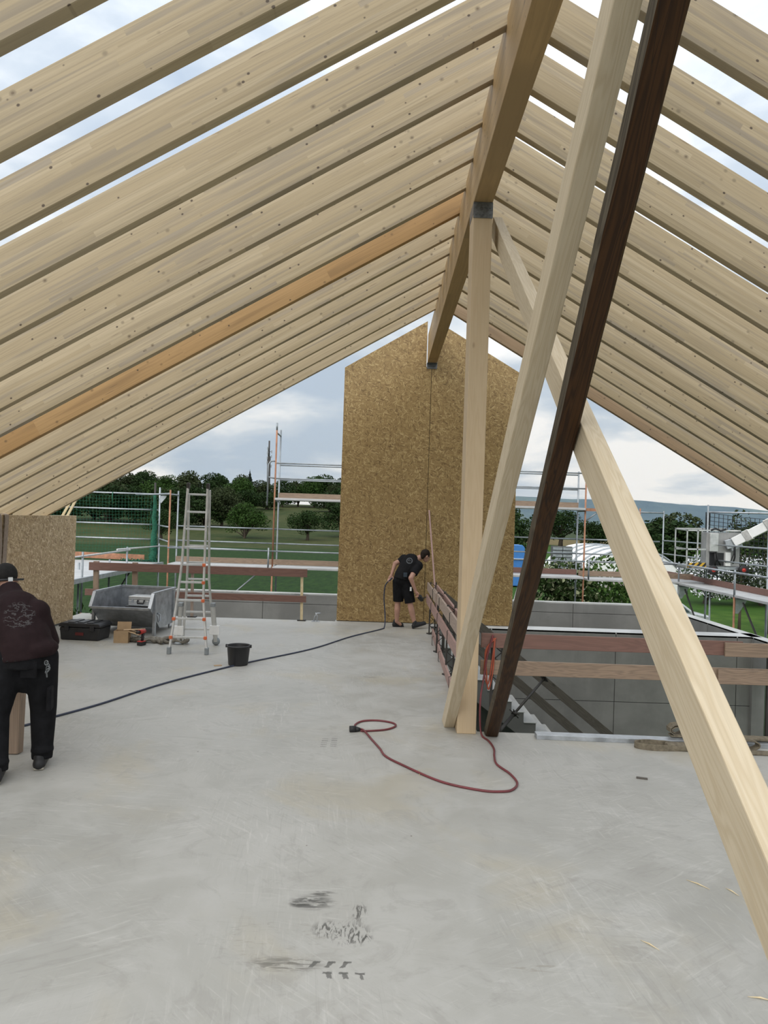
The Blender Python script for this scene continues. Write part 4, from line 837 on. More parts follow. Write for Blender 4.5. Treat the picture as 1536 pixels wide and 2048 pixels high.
ct = thing('blue_container', 'bright blue container just right of the gable foot', 'container', (11.4, 60, -3.3)); G().prism([(10.4, -3.2), (11.95, -3.2), (11.95, 0.0), (11.75, 0.22), (10.4, 0.22)], fx, 59.2, 61).build('body', plain('blue_paint', (0.035, 0.16, 0.42), 0.5, 0.0, 0.1), ct, bev=0.05); G().bb(10.4, 11.97, 59.1, 59.2, -1.0, -0.9).build('rib', MT['white'], ct)
ca = thing('parked_car', 'silver parked car behind the thick brace and the scaffold', 'car', (15.2, 38, -3.3)); G().prism([(-2.1, 0.35), (2.1, 0.35), (2.15, 0.8), (1.3, 0.95), (0.6, 1.45), (-1.2, 1.48), (-1.9, 0.98), (-2.15, 0.85)], lambda a, b, d: V((15.2+a, 38+d, -3.3+b)), -0.85, 0.85).build('body', plain('silver_paint', (0.5, 0.51, 0.52), 0.3, 0.6, 0.05), ca, bev=0.08)
G().prism([(-1.7, 0.98), (1.05, 0.96), (0.5, 1.40), (-1.15, 1.42)], lambda a, b, d: V((15.2+a, 38+d, -3.3+b)), -0.87, 0.87).build('window', plain('car_glass', (0.05, 0.07, 0.08), 0.1, 0.0, 0.1), ca)
for s_ in (-1.35, 1.35): G().lathe([(0.1, -0.1), (0.32, -0.1), (0.34, 0), (0.32, 0.1), (0.1, 0.1)], (15.2+s_, 37.15, -2.96), 18, axis=Quaternion((1, 0, 0), math.pi/2)).build('wheel', MT['rubber'], ca)

# ================================================================== THINGS ON THE SLAB
# tipping skip: local x across, y away from the camera
sk = thing('tipping_skip', 'galvanised steel tipping skip standing left of the ladder', 'skip', (-4.12, 12.0, 0), math.radians(-3.4))
W2, t_ = 0.485, 0.012
side = [(-0.16, 0.09), (0.52, 0.09), (0.54, 0.68), (-0.47, 0.68), (-0.60, 0.45)]
for s_ in (-1, 1): G().prism(side, lambda a, b, d: V((d, a, b)), s_*W2-t_/2, s_*W2+t_/2).build('side_plate', MT['galv'], sk, local=True)
G().prism([(-0.16, 0.09), (-0.16+t_, 0.09), (-0.60+t_, 0.45), (-0.60, 0.45)], lambda a, b, d: V((d, a, b)), -W2, W2).build('front_plate', MT['galv'], sk, local=True)
G().bb(-W2, W2, -0.16, 0.52, 0.09, 0.10).build('bottom_plate', MT['galv'], sk, local=True); G().prism([(0.52, 0.09), (0.532, 0.09), (0.552, 0.68), (0.54, 0.68)], lambda a, b, d: V((d, a, b)), -W2, W2).build('rear_plate', MT['galv'], sk, local=True)
g = G(); pts = [(-W2, -0.61, 0.45), (-W2, -0.47, 0.685), (-W2, 0.545, 0.685), (W2, 0.545, 0.685), (W2, -0.47, 0.685), (W2, -0.61, 0.45)]
for a, b in zip(pts, pts[1:]+pts[:1]): g.bar(a, b, 0.05, 0.035)
g.build('rim', MT['galv'], sk, local=True)
for x, y in ((W2+0.02, -0.44), (-W2-0.02, -0.44), (W2-0.06, 0.46), (-W2+0.06, 0.46)):
    if y < 0: G().bb(x-0.02, x+0.02, y-0.03, y+0.03, 0.0, 0.67).build('leg', MT['galv'], sk, local=True)
    else: G().path([(x, y, 0.10), (x+0.02, y-0.06, 0.02), (x+0.05, y+0.10, 0.02), (x+0.06, y+0.06, 0.10)], 0.018, 6).build('leg', MT['galv'], sk, local=True)
G().path([(W2+0.006, -0.38, 0.34), (W2+0.05, -0.38, 0.32), (W2+0.055, -0.36, 0.22), (W2+0.055, -0.28, 0.22), (W2+0.05, -0.26, 0.32), (W2+0.006, -0.27, 0.35)], 0.011, 6).build('handle', MT['galv'], sk, local=True)
G().bb(W2+0.0, W2+0.03, 0.40, 0.44, 0.1, 0.66).build('stiffener', MT['galv'], sk, local=True)
# cases inside the skip
bc = thing('tool_case', 'black and red tool case under the silver case inside the skip', 'case', (-4.03, 12.15, 0.105), math.radians(-4)); G().box((0, 0, 0.155), (0.50, 0.36, 0.31)).build('shell', MT['black'], bc, local=True, bev=0.02); G().box((-0.245, -0.05, 0.20), (0.02, 0.2, 0.16)).build('side_latch', MT['red'], bc, local=True)
ac = thing('aluminium_case', 'silver aluminium case with black handle lying in the skip', 'case', (-4.00, 12.13, 0.418), math.radians(-5))
G().box((0, 0, 0.048), (0.45, 0.32, 0.096)).build('base_shell', MT['alu'], ac, local=True, bev=0.008); G().box((0, 0, 0.13), (0.45, 0.32, 0.062)).build('lid', MT['alu'], ac, local=True, bev=0.008)
G().path([(-0.055, -0.16, 0.09), (-0.055, -0.19, 0.085), (-0.05, -0.192, 0.045), (0.05, -0.192, 0.045), (0.055, -0.19, 0.085), (0.055, -0.16, 0.09)], 0.012, 6).build('handle', MT['black'], ac, local=True)
for x in (-0.15, 0.15): G().box((x, -0.165, 0.085), (0.035, 0.012, 0.06)).build('latch', MT['galv'], ac, local=True)
# black tool box
tb = thing('tool_box', 'black plastic tool box on the floor in front of the skip', 'tool box', (-4.58, 11.12, 0), math.radians(-4))
G().prism([(-0.30, 0.0), (0.30, 0.0), (0.325, 0.195), (-0.325, 0.195)], lambda a, b, d: V((a, d, b)), -0.19, 0.19).build('body', MT['black'], tb, local=True, bev=0.018)
ld = G().prism([(-0.335, 0.20), (0.335, 0.20), (0.335, 0.225), (0.30, 0.265), (-0.30, 0.265), (-0.335, 0.225)], lambda a, b, d: V((a, d, b)), -0.20, 0.20).build('lid', MT['black'], tb, local=True, bev=0.012)
for k in range(3): G().box((-0.15+0.15*k, 0, 0.27), (0.10, 0.34, 0.012)).build('lid_rib', MT['black'], ld, local=True, bev=0.004)
for x in (-0.2, 0.2): G().box((x, -0.205, 0.185), (0.07, 0.022, 0.075)).build('latch', MT['black'], tb, local=True, bev=0.006)
G().path([(-0.33, -0.09, 0.16), (-0.36, -0.09, 0.14), (-0.36, 0.09, 0.14), (-0.33, 0.09, 0.16)], 0.012, 6).build('handle', MT['black'], tb, local=True); G().box((0.0, -0.196, 0.10), (0.13, 0.006, 0.045)).build('badge', plain('dull_red_print', (0.10, 0.012, 0.012), 0.5), tb, local=True)
# cardboard box with open flaps
cb_ = thing('cardboard_box', 'open cardboard box with raised flaps beside the tool box', 'box', (-3.93, 10.92, 0), math.radians(6))
for nm, c, s in (('wall', (0, -0.09, 0.09), (0.21, 0.005, 0.18)), ('wall', (0, 0.09, 0.09), (0.21, 0.005, 0.18)), ('wall', (-0.105, 0, 0.09), (0.005, 0.18, 0.18)), ('wall', (0.105, 0, 0.09), (0.005, 0.18, 0.18)), ('bottom', (0, 0, 0.003), (0.21, 0.18, 0.005))): G().box(c, s).build(nm, MT['card'], cb_, local=True)
G().bar((0, 0.09, 0.178), (0, 0.115, 0.295), 0.21, 0.005, (0, 1, 0)).build('flap', MT['card'], cb_, local=True); G().bar((0.105, 0, 0.175), (0.28, -0.02, 0.125), 0.18, 0.005).build('flap', MT['card'], cb_, local=True); G().bar((0.02, -0.02, 0.19), (0.33, 0.03, 0.20), 0.10, 0.005).build('flap', MT['card'], cb_, local=True)
# lifting chain of heavy grey straps lying in a heap
g = G(); rg = random.Random(33); lc = thing('round_sling', 'heap of twisted grey lifting sling on the floor between box and ladder', 'sling', (-3.45, 11.0, 0))
for k in range(5):
    cx, cy = -3.72+0.16*k+rg.uniform(-.03, .03), 10.95+rg.uniform(-.05, .08); a0 = rg.uniform(0, 3); g_ = G()
    P = [V((cx+0.17*math.cos(u)*math.cos(a0)-0.08*math.sin(u)*math.sin(a0), cy+0.17*math.cos(u)*math.sin(a0)*0.6+0.09*math.sin(u), 0.034+0.022*math.sin(3*u+k)+0.012*k*0.4)) for u in [2*math.pi*i/22 for i in range(22)]]
    g_.path(P, [0.026+0.006*math.sin(5*i) for i in range(22)], 8, closed=True); g_.build('strand', MT['rope'], lc)
g_ = G(); g_.path([(-3.9+0.055*i, 10.93+0.04*math.sin(i*1.1), 0.05+0.02*math.cos(i*1.7)) for i in range(13)], 0.027, 8); g_.build('strand', MT['rope'], lc)
# cordless drill standing on its battery
dr = thing('cordless_drill', 'red and black cordless drill standing on its battery before the sling', 'drill', (-3.56, 10.70, 0), math.radians(-20))
G().box((0, 0, 0.030), (0.085, 0.12, 0.06)).build('battery', MT['black'], dr, local=True, bev=0.012); G().box((0.0, -0.005, 0.062), (0.087, 0.10, 0.012)).build('battery_band', MT['red'], dr, local=True, bev=0.004)
G().path([(0, 0.01, 0.06), (0, 0.02, 0.12), (0, 0.03, 0.175)], [0.024, 0.021, 0.026], 10).build('grip', MT['black'], dr, local=True)
G().tube((-0.01, 0.07, 0.205), (0.0, -0.06, 0.205), 0.034, 12, 0.036).build('motor_housing', MT['red'], dr, local=True); G().tube((0, -0.06, 0.205), (0.0, -0.12, 0.205), 0.028, 12, 0.018).build('chuck', MT['iron'], dr, local=True)
# bucket
bk = thing('mortar_bucket', 'black plastic mortar bucket standing near the blue cable', 'bucket', (-1.875, 9.56, 0))
G().lathe([(0.0, 0.004), (0.118, 0.004), (0.125, 0.0), (0.130, 0.01), (0.152, 0.245), (0.160, 0.248), (0.162, 0.262), (0.150, 0.264), (0.146, 0.25), (0.124, 0.02), (0.0, 0.014)], (0, 0, 0), 32).build('body', MT['black'], bk, local=True)
G().path([(0.163*math.cos(a), 0.163*math.sin(a), 0.250+0.0*a) for a in [math.pi*i/12 for i in range(13)]], 0.005, 6).build('handle', MT['iron'], bk, local=True)
for s_ in (-1, 1): G().box((0.163*s_, 0, 0.25), (0.02, 0.035, 0.04)).build('ear', MT['black'], bk, local=True)
# telescopic step ladder with stabilisers
la = thing('step_ladder', 'aluminium telescopic step ladder with orange joints opened beside the skip', 'ladder', (-2.75, 10.5, 0))
FLp = [(-2.975, 10.13, 0.03), (-2.925, 10.251, 0.71), (-2.897, 10.347, 1.275), (-2.90, 10.535, 2.384)]; FRp = [(-2.446, 10.16, 0.03), (-2.553, 10.29, 0.78), (-2.579, 10.39, 1.347), (-2.612, 10.555, 2.384)]
BLp = [(-2.99, 10.90, 0.02), (-2.960, 10.824, 0.508), (-2.935, 10.783, 0.78), (-2.912, 10.712, 1.251), (-2.895, 10.575, 2.30)]; BRp = [(-2.52, 10.93, 0.10), (-2.58, 10.835, 0.719), (-2.60, 10.792, 0.99), (-2.596, 10.674, 1.726), (-2.585, 10.575, 2.36)]
def rail(P, wd=0.026, h=0.055, mat='alu'):
    g_ = G()
    for a, b in zip(P, P[1:]): g_.bar(a, b, wd, h, (0, 1, 0))
    return g_.build('rail', MT[mat], la, bev=0.003)
for P in (FLp, FRp, BLp, BRp): rail(P)
def on(P, z):
    for a, b in zip(P, P[1:]):
        if min(a[2], b[2]) <= z <= max(a[2], b[2]): u = (z-a[2])/(b[2]-a[2]); return V(a).lerp(V(b), u)
    return V(P[-1])
for i, z in enumerate((2.29, 2.03, 1.778, 1.515, 1.261, 1.009, 0.752, 0.492, 0.234)):
    a, b = on(FLp, z), on(FRp, z); G().bar(a, b, 0.030, 0.030).build('rung', MT['alu'], la, bev=0.004)
    if i >= 4: G().box(b+V((0, -0.03, 0)), (0.045, 0.035, 0.045)).build('joint_knob', MT['orange'], la, bev=0.006)
    if i >= 7: G().box(a+V((0, -0.03, 0)), (0.045, 0.035, 0.045)).build('joint_knob', MT['orange'], la, bev=0.006)
for z in (2.03, 1.523, 1.27, 1.015, 0.759, 0.507, 0.241): G().bar(on(BLp, z), on(BRp, z), 0.03, 0.03).build('rung', MT['alu'], la, bev=0.004)
for P in (FLp, FRp): G().box(V(P[0])+V((0, 0, 0.02)), (0.05, 0.075, 0.10)).build('rubber_foot', MT['scaf'], la, bev=0.006)
for a, b, c in (((-3.017, 10.80, 0.62), (-3.06, 10.90, 0.03), 0), ((-2.53, 10.80, 0.63), (-2.487, 10.90, 0.06), 1)):
    a, b = V(a), V(b); sg = G().bar(a, b, 0.05, 0.06, (0, 1, 0)).build('stabiliser_leg', MT['alu'], la, bev=0.004); m_ = a.lerp(b, 0.68); G().box(m_+V((0, -0.03, 0)), (0.15, 0.05, 0.14)).build('clamp_plate', MT['white'], sg, bev=0.004); G().box(a, (0.07, 0.08, 0.06)).build('top_cap', MT['scaf'], sg, bev=0.008)
    if c == 0: G().lathe([(0.0, 0.0), (0.075, 0.0), (0.078, 0.02), (0.06, 0.04), (0.0, 0.045)], (b.x, b.y, 0.0), 18).build('pad', MT['scaf'], sg)
    else: G().lathe([(0.0, -0.025), (0.055, -0.025), (0.062, 0), (0.055, 0.025), (0.0, 0.025)], (b.x, b.y, 0.062), 18, axis=Quaternion((1, 0, 0), math.pi/2)).build('castor', MT['scaf'], sg)
for P in (FLp, FRp): G().box(V(P[-1])+V((0, 0.02, 0.03)), (0.04, 0.10, 0.10)).build('hinge', MT['iron'], la, bev=0.015)
# cables
def smooth(P, n=8, closed=False):
    P = [V(p) for p in P]; out = []; m = len(P)
    for i in range(m-1):
        p0, p1, p2, p3 = P[max(i-1, 0)], P[i], P[i+1], P[min(i+2, m-1)]
        for k in range(n):
            u = k/n; out.append(0.5*((2*p1)+(p2-p0)*u+(2*p0-5*p1+4*p2-p3)*u*u+(3*p1-p0-3*p2+p3)*u*u*u))
    return out+[P[-1]]
r = 0.0095
rc = thing('red_extension_cord', 'red extension cord coiled on the floor with its black socket', 'cord', (0.3, 6.0, 0))
P = [(-0.140, 6.742, r), (-0.10, 6.737, r), (0.09, 6.80, r), (0.19, 6.92, r), (0.17, 7.03, r), (0.03, 7.10, r), (-0.12, 7.07, r), (-0.195, 6.95, r), (-0.19, 6.82, r), (-0.115, 6.72, r*2.4), (-0.03, 6.48, r), (0.045, 6.23, r), (0.09, 6.05, r), (0.211, 5.866, r), (0.511, 5.504, r), (0.799, 5.348, r), (0.96, 5.335, r), (1.05, 5.38, r), (1.111, 5.52, r), (1.091, 5.717, r), (1.02, 5.93, r), (1.03, 6.13, r), (1.058, 6.33, r), (1.045, 6.55, r), (1.00, 6.70, 0.02), (0.985, 6.74, 0.15), (0.99, 6.78, 0.35), (1.03, 6.86, 0.55), (1.055, 6.88, 0.72), (1.11, 6.90, 0.93)]
G().path(smooth(P), r, 7).build('cable', MT['redcord'], rc)
g = G(); 
for i in range(2): g.path(smooth([(1.12+0.02*i, 6.905, 0.90), (1.055-0.012*i, 6.90, 0.78), (1.035+0.02*i, 6.895, 0.58), (1.07+0.01*i, 6.895, 0.45-0.05*i), (1.10+0.02*i, 6.90, 0.60), (1.13, 6.905, 0.90)], 6), 0.007, 6)
g.build('hanging_loop', MT['backlitcord'], rc)  # same red cord; the orange tone paints in light from behind
g = G(); g.tube((-0.145, 6.742, 0.022), (-0.19, 6.735, 0.024), 0.014, 12, 0.028); g.tube((-0.19, 6.735, 0.026), (-0.245, 6.725, 0.026), 0.030, 14, 0.030); g.build('socket', MT['rubber'], rc)
P = [(-4.3, 5.6, 0.01), (-3.70, 6.10, 0.01), (-3.256, 6.53, 0.01), (-3.134, 6.80, 0.01), (-2.856, 7.367, 0.01), (-2.487, 8.353, 0.01), (-1.845, 9.54, 0.01), (-1.032, 10.774, 0.01), (-0.484, 12.016, 0.01), (0.02, 12.93, 0.01), (0.10, 13.15, 0.03), (0.105, 13.25, 0.25), (0.075, 13.28, 0.55), (0.095, 13.28, 0.78), (0.175, 13.26, 0.885), (0.22, 13.25, 0.93)]
tag(G().path(smooth(P), 0.0115, 7).build('blue_cable', MT['bluecord'], loc=(-1, 10, 0)), 'dark blue cable running over the floor to the worker at the gable', 'cable')
# aluminium straightedge, slings
tag(G().bar((1.515, 6.735, 0.022), (4.55, 6.655, 0.022), 0.115, 0.044).build('straightedge', MT['galv'], loc=(3, 6.7, 0), bev=0.003), 'long aluminium straightedge lying along the stairwell edge', 'straightedge')
def ellipse(cx, cy, a, b, z, n=20, ph=0.0, w_=0.0): return [(cx+a*math.cos(u+ph), cy+b*math.sin(u+ph), z+w_*math.sin(3*u)) for u in [2*math.pi*i/n for i in range(n+1)]]
sl_ = thing('flat_sling', 'olive webbing sling folded in a loop under the straightedge', 'sling', (2.7, 6.55, 0))
P = [(3.05, 6.50, 0.028), (2.80, 6.47, 0.028), (2.58, 6.45, 0.028), (2.44, 6.48, 0.028), (2.385, 6.53, 0.028), (2.42, 6.58, 0.028), (2.52, 6.605, 0.03), (2.64, 6.585, 0.03), (2.78, 6.55, 0.03), (3.05, 6.56, 0.03)]
G().ribbon(smooth(P, 5), 0.055, 0.010).build('webbing', MT['sling'], sl_); G().bar((2.66, 6.51, 0.03), (3.05, 6.50, 0.03), 0.11, 0.06).build('sleeve', MT['sling'], sl_, bev=0.02)
s2 = thing('flat_sling', 'rolled olive sling lying on the straightedge beside the thick brace', 'sling', (2.86, 6.78, 0.05))
P = [(2.87+(0.085-0.010*k/6)*math.cos(k*0.7), 6.80+0.01*k, 0.045+0.062+0.062*math.sin(k*0.7)*(1-0.04*k)) for k in range(16)]
G().ribbon([(p[0], 6.79, max(p[2], 0.052)) for p in P], 0.10, 0.008, (0, 1, 0)).build('roll', MT['sling'], s2); G().bar((2.80, 6.78, 0.055), (3.05, 6.76, 0.052), 0.10, 0.012).build('tail', MT['sling'], s2, bev=0.004)
s3_ = thing('flat_sling', 'olive sling bundled around the straightedge at the right picture edge', 'sling', (3.55, 6.6, 0))
G().ribbon([(3.42+0.11*math.cos(u), 6.56, 0.055+0.045*math.sin(u)) for u in [2*math.pi*i/16 for i in range(17)]], 0.08, 0.012, (0, 1, 0)).build('roll', MT['sling'], s3_); G().bar((3.35, 6.74, 0.064), (3.95, 6.70, 0.064), 0.10, 0.03).build('fold', MT['sling'], s3_, bev=0.012); G().bar((3.30, 6.46, 0.012), (3.9, 6.44, 0.012), 0.09, 0.022).build('tail', MT['sling'], s3_, bev=0.008)
# strap over the knee wall
so_ = thing('ratchet_strap', 'taupe lifting strap hanging over the knee wall behind the left worker', 'strap', (-5.5, 10.3, 1.0))
for y0, y1 in ((10.22, 10.30), (10.42, 10.36)):
    G().ribbon(smooth([(-5.66, y0, 1.905), (-5.53, y0, 1.905), (-5.505, y0, 1.85), (-5.50, (y0*2+y1)/3, 1.55), (-5.505, (y0+y1)/2, 1.2), (-5.51, y1, 0.95)], 5), 0.10, 0.008, (0, 1, 0)).build('webbing', MT['strap'], so_)
# bent steel anchor, offcuts and litter
g = G(); g.path([(-1.26, 13.70, 0.0), (-1.24, 13.70, 0.10), (-1.20, 13.70, 0.16), (-1.13, 13.70, 0.165)], 0.012, 6); g.path([(-1.20, 13.70, 0.0), (-1.19, 13.70, 0.10), (-1.23, 13.70, 0.17)], 0.012, 6); g.bb(-1.30, -1.15, 13.66, 13.74, 0, 0.012)
tag(g.build('bent_anchor', MT['galv'], loc=(-1.23, 13.7, 0)), 'small bent steel anchor on the slab edge left of the gable', 'anchor')
tag(G().box((2.154, 5.725, 0.006), (0.085, 0.022, 0.012), -0.3).build('offcut', MT['ashboard'], loc=(2.154, 5.725, 0)), 'small dark wooden offcut on the floor left of the thick brace', 'offcut')
tag(G().box((-2.12, 9.45, 0.004), (0.10, 0.06, 0.006), 0.4).build('paper_scrap', MT['card'], loc=(-2.12, 9.45, 0)), 'small brown paper scrap on the floor left of the bucket', 'scrap')
rg = random.Random(17)
CHIPS = [((0.50, 5.62), 'wood chip beside the red cord'), ((1.6, 3.30), 'wood chip on the floor near the thick brace foot, larger one'), ((1.45, 3.9), 'thin splinter on the floor left of the thick brace'), ((1.52, 3.86), 'thin curved splinter on the floor close to the thick brace'), ((-1.72, 3.17), 'thin splinter near the left picture edge'), ((1.25, 3.72), 'long thin splinter on the bare floor at the lower right')]
from_px = [(0.36, 5.70), (1.70, 3.08), (1.86, 4.05), (2.02, 3.98), (-1.76, 3.25), (1.36, 3.45)]
for (pp, lab), (x, y) in zip(CHIPS, from_px):
    a = rg.uniform(0, 3); l_ = rg.uniform(0.04, 0.08); tag(G().path([(x-l_*math.cos(a), y-l_*math.sin(a), 0.004), (x, y+0.006, 0.007), (x+l_*math.cos(a), y+l_*math.sin(a), 0.004)], [0.001, 0.004, 0.001], 5).build('wood_chip', MT['lath'], loc=(x, y, 0)), lab, 'wood chip', 'wood chips on the floor')
# trestle and workpiece of the left worker
ts = thing('trestle', 'grey weathered trestle half hidden behind the left worker', 'trestle', (-3.15, 5.9, 0))
timber('leg', (-2.955, 5.85, 0.0), (-2.985, 5.93, 0.62), 0.09, 0.10, MT['greyboard'], ts, upv=(1, 0, 0)); timber('leg', (-3.75, 5.85, 0.0), (-3.72, 5.93, 0.62), 0.09, 0.10, MT['greyboard'], ts, upv=(1, 0, 0))
timber('top_rail', (-2.93, 5.93, 0.65), (-3.85, 5.93, 0.65), 0.12, 0.08, MT['greyboard'], ts); timber('brace', (-2.97, 5.89, 0.22), (-3.72, 5.89, 0.22), 0.03, 0.09, MT['greyboard'], ts)
wb = timber('work_board', (-3.05, 5.25, 0.71), (-3.35, 6.9, 0.71), 0.22, 0.036, MT['lath']); tag(wb, 'pale board lying on the trestle at the left picture edge', 'board')

# ================================================================== PEOPLE
def fuse(g_, voxel, name, mat, parent, smooth=6, fac=0.5):
    """melts overlapping volumes into one continuous skin"""
    me_ = g_.mesh(name+'_src', lm(parent).inverted()); o_ = bpy.data.objects.new(name, me_); C.objects.link(o_)
    r_ = o_.modifiers.new('r', 'REMESH'); r_.mode = 'VOXEL'; r_.voxel_size = voxel; r_.use_smooth_shade = True
    s_ = o_.modifiers.new('s', 'SMOOTH'); s_.iterations = smooth; s_.factor = fac
    dg = bpy.context.evaluated_depsgraph_get(); nm = bpy.data.meshes.new_from_object(o_.evaluated_get(dg)); nm.name = name
    o_.modifiers.clear(); o_.data = nm; bpy.data.meshes.remove(me_); nm.materials.clear(); nm.materials.append(mat)
    nm.polygons.foreach_set('use_smooth', [True]*len(nm.polygons)); o_.parent = parent
    return o_
def hand(g_, wrist, d, side, curl=0.5, s=1.0):
    """palm, four unequal bent fingers and a thumb; d points along the palm, side towards the thumb"""
    w_, d, sd_ = V(wrist), nrm(d), V(side); sd_ = (sd_-d*sd_.dot(d)).normalized(); n_ = d.cross(sd_)
    g_.caps(w_, 0.027*s, w_+d*0.045*s, 0.026*s, 8)
    for i, L in enumerate((0.070, 0.080, 0.074, 0.058)):
        b = w_+d*0.075*s+sd_*(0.030-0.020*i)*s; g_.caps(w_+d*0.02*s+sd_*(0.022-0.015*i)*s, 0.015*s, b, 0.0125*s, 7)
        m_ = b+(d*math.cos(curl*0.6)+n_*math.sin(curl*0.6))*L*0.5*s; e = m_+(d*math.cos(curl*1.7)+n_*math.sin(curl*1.7))*L*0.5*s
        g_.caps(b, 0.0105*s, m_, 0.0095*s, 7); g_.caps(m_, 0.0095*s, e, 0.008*s, 7)
    tb_ = w_+d*0.02*s+sd_*0.028*s; tm = tb_+(d*0.6+sd_*0.8).normalized()*0.038*s; te = tm+(d*0.85+sd_*0.25+n_*0.4).normalized()*0.032*s
    g_.caps(tb_, 0.014*s, tm, 0.0115*s, 7); g_.caps(tm, 0.0115*s, te, 0.009*s, 7)
def head(g_, c, upv, face, s=1.0):
    """skull, jaw, nose, ears; upv crown direction, face looking direction"""
    c, u_, f_ = V(c), nrm(upv), V(face); f_ = (f_-u_*f_.dot(u_)).normalized(); r_ = f_.cross(u_); R = Matrix((r_, f_, u_)).transposed()
    g_.ball(c+u_*0.02*s-f_*0.008*s, (0.076*s, 0.096*s, 0.098*s), 16, R); g_.ball(c-u_*0.055*s+f_*0.028*s, (0.055*s, 0.062*s, 0.062*s), 14, R); g_.ball(c-u_*0.095*s+f_*0.055*s, (0.026*s, 0.022*s, 0.018*s), 10, R)
    g_.caps(c+u_*0.012*s+f_*0.088*s, 0.010*s, c-u_*0.028*s+f_*0.105*s, 0.014*s, 8); g_.caps(c-u_*0.063*s+f_*0.082*s-r_*0.018*s, 0.010*s, c-u_*0.063*s+f_*0.082*s+r_*0.018*s, 0.010*s, 8)
    for q in (-1, 1): g_.ball(c+r_*0.080*s*q-u_*0.01*s-f_*0.012*s, (0.012*s, 0.020*s, 0.032*s), 8, R)
    return R, c, r_, f_, u_
MT['palesole'] = plain('pale_rubber_sole', (0.30, 0.28, 0.23), 0.8)
MT['skin'] = plain('skin', (0.42, 0.235, 0.17), 0.55, 0.0, 0.12, 9.0); MT['hair'] = plain('dark_brown_hair', (0.022, 0.015, 0.011), 0.7, 0.0, 0.5, 60.0); MT['eye'] = plain('eye', (0.05, 0.04, 0.035), 0.2)
MT['shorts'] = plain('black_work_trousers', (0.0085, 0.0085, 0.0095), 0.85, 0.0, 0.5, 14.0)
def printmat(name, base, centre, r0, r1, ink, sc, amt, irregular):
    def fn(t):
        p = t.obj(); n_ = t.noise(p, 10.0, 4, 0.6); c = t.mix(n_, tuple(k*0.6 for k in base), tuple(k*1.5 for k in base)); d = t.vm('SUBTRACT', p, centre); l_ = t.vm('LENGTH', d)
        ringm = t.m('MULTIPLY', t.mr(l_, r1, r1-0.008), t.mr(l_, r0-0.008, r0)); inn = t.mr(l_, r0*0.8, r0*0.72); gl = t.mr(t.m('ABSOLUTE', t.m('SUBTRACT', t.noise(p, sc, 2, 0.5), 0.5)), 0.035, 0.02)
        if irregular: k = t.m('MULTIPLY', t.mr(l_, r1, r1*0.8), t.mr(t.m('ABSOLUTE', t.m('SUBTRACT', t.noise(t.scale(p, (1, 1, 1.6)), sc, 3, 0.6), 0.5)), 0.04, 0.015))
        else: k = t.m('MAXIMUM', ringm, t.m('MULTIPLY', inn, gl))
        return {'c': t.mix(t.m('MULTIPLY', k, amt), c, ink), 'n': t.bump(t.noise(p, 9.0, 3), 0.5, 0.02)}
    return newmat(name, fn, rough=0.85)
# ---- worker bending at the gable
B2_ = (0.45, 13.3, 0.0)
p2 = thing('person', 'person in black T-shirt and shorts bending at the gable with a tool in hand', 'person', B2_)
g = G()
g.ball((0.405, 13.28, 0.90), (0.150, 0.115, 0.13), 16); g.caps((0.405, 13.28, 0.95), 0.125, (0.545, 13.35, 1.20), 0.145, 16); g.caps((0.43, 13.41, 1.275), 0.070, (0.69, 13.28, 1.165), 0.075, 12); g.caps((0.60, 13.36, 1.25), 0.07, (0.745, 13.40, 1.325), 0.052, 12)
R2, c2, rr2, ff2, uu2 = head(g, (0.832, 13.405, 1.352), (0.28, 0.05, 1.0), (0.85, 0.55, -0.55), 1.0)
g.caps((0.43, 13.41, 1.275), 0.058, (0.262, 13.36, 1.19), 0.044, 12); g.caps((0.262, 13.36, 1.19), 0.042, (0.205, 13.30, 0.985), 0.027, 12); hand(g, (0.203, 13.30, 0.98), (-0.35, -0.05, -1.0), (0.9, -0.4, -0.3), 0.45)
g.caps((0.69, 13.28, 1.165), 0.060, (0.555, 13.10, 0.945), 0.046, 12); g.caps((0.555, 13.10, 0.945), 0.044, (0.655, 13.14, 0.705), 0.028, 12); hand(g, (0.657, 13.141, 0.70), (0.55, 0.1, -1.0), (0.5, -0.8, 0.2), 1.15)
for h_, k_, a_ in (((0.335, 13.30, 0.86), (0.335, 13.30, 0.47), (0.327, 13.33, 0.11)), ((0.475, 13.26, 0.86), (0.560, 13.20, 0.47), (0.655, 13.21, 0.11))):
    h_, k_, a_ = V(h_), V(k_), V(a_); g.caps(h_, 0.088, k_, 0.057, 14); g.caps(k_, 0.053, k_.lerp(a_, 0.35)+V((0, -0.012, 0)), 0.057, 14); g.caps(k_.lerp(a_, 0.35)+V((0, -0.012, 0)), 0.057, a_, 0.035, 14)
g.caps((0.327, 13.33, 0.11), 0.035, (0.40, 13.36, 0.05), 0.03, 10); g.caps((0.655, 13.21, 0.11), 0.035, (0.75, 13.23, 0.07), 0.03, 10)
fuse(g, 0.0085, 'body', MT['skin'], p2, 4)
g = G(); g.caps((0.405, 13.28, 0.97), 0.150, (0.545, 13.35, 1.20), 0.170, 18); g.tube((0.395, 13.275, 0.90), (0.42, 13.285, 1.0), 0.158, 18, 0.150); g.caps((0.43, 13.41, 1.275), 0.092, (0.69, 13.28, 1.165), 0.098, 14); g.ball((0.56, 13.34, 1.30), (0.13, 0.10, 0.09), 12)
g.tube((0.44, 13.415, 1.28), (0.335, 13.385, 1.215), 0.082, 14, 0.068); g.tube((0.69, 13.28, 1.17), (0.605, 13.165, 1.02), 0.088, 14, 0.076)
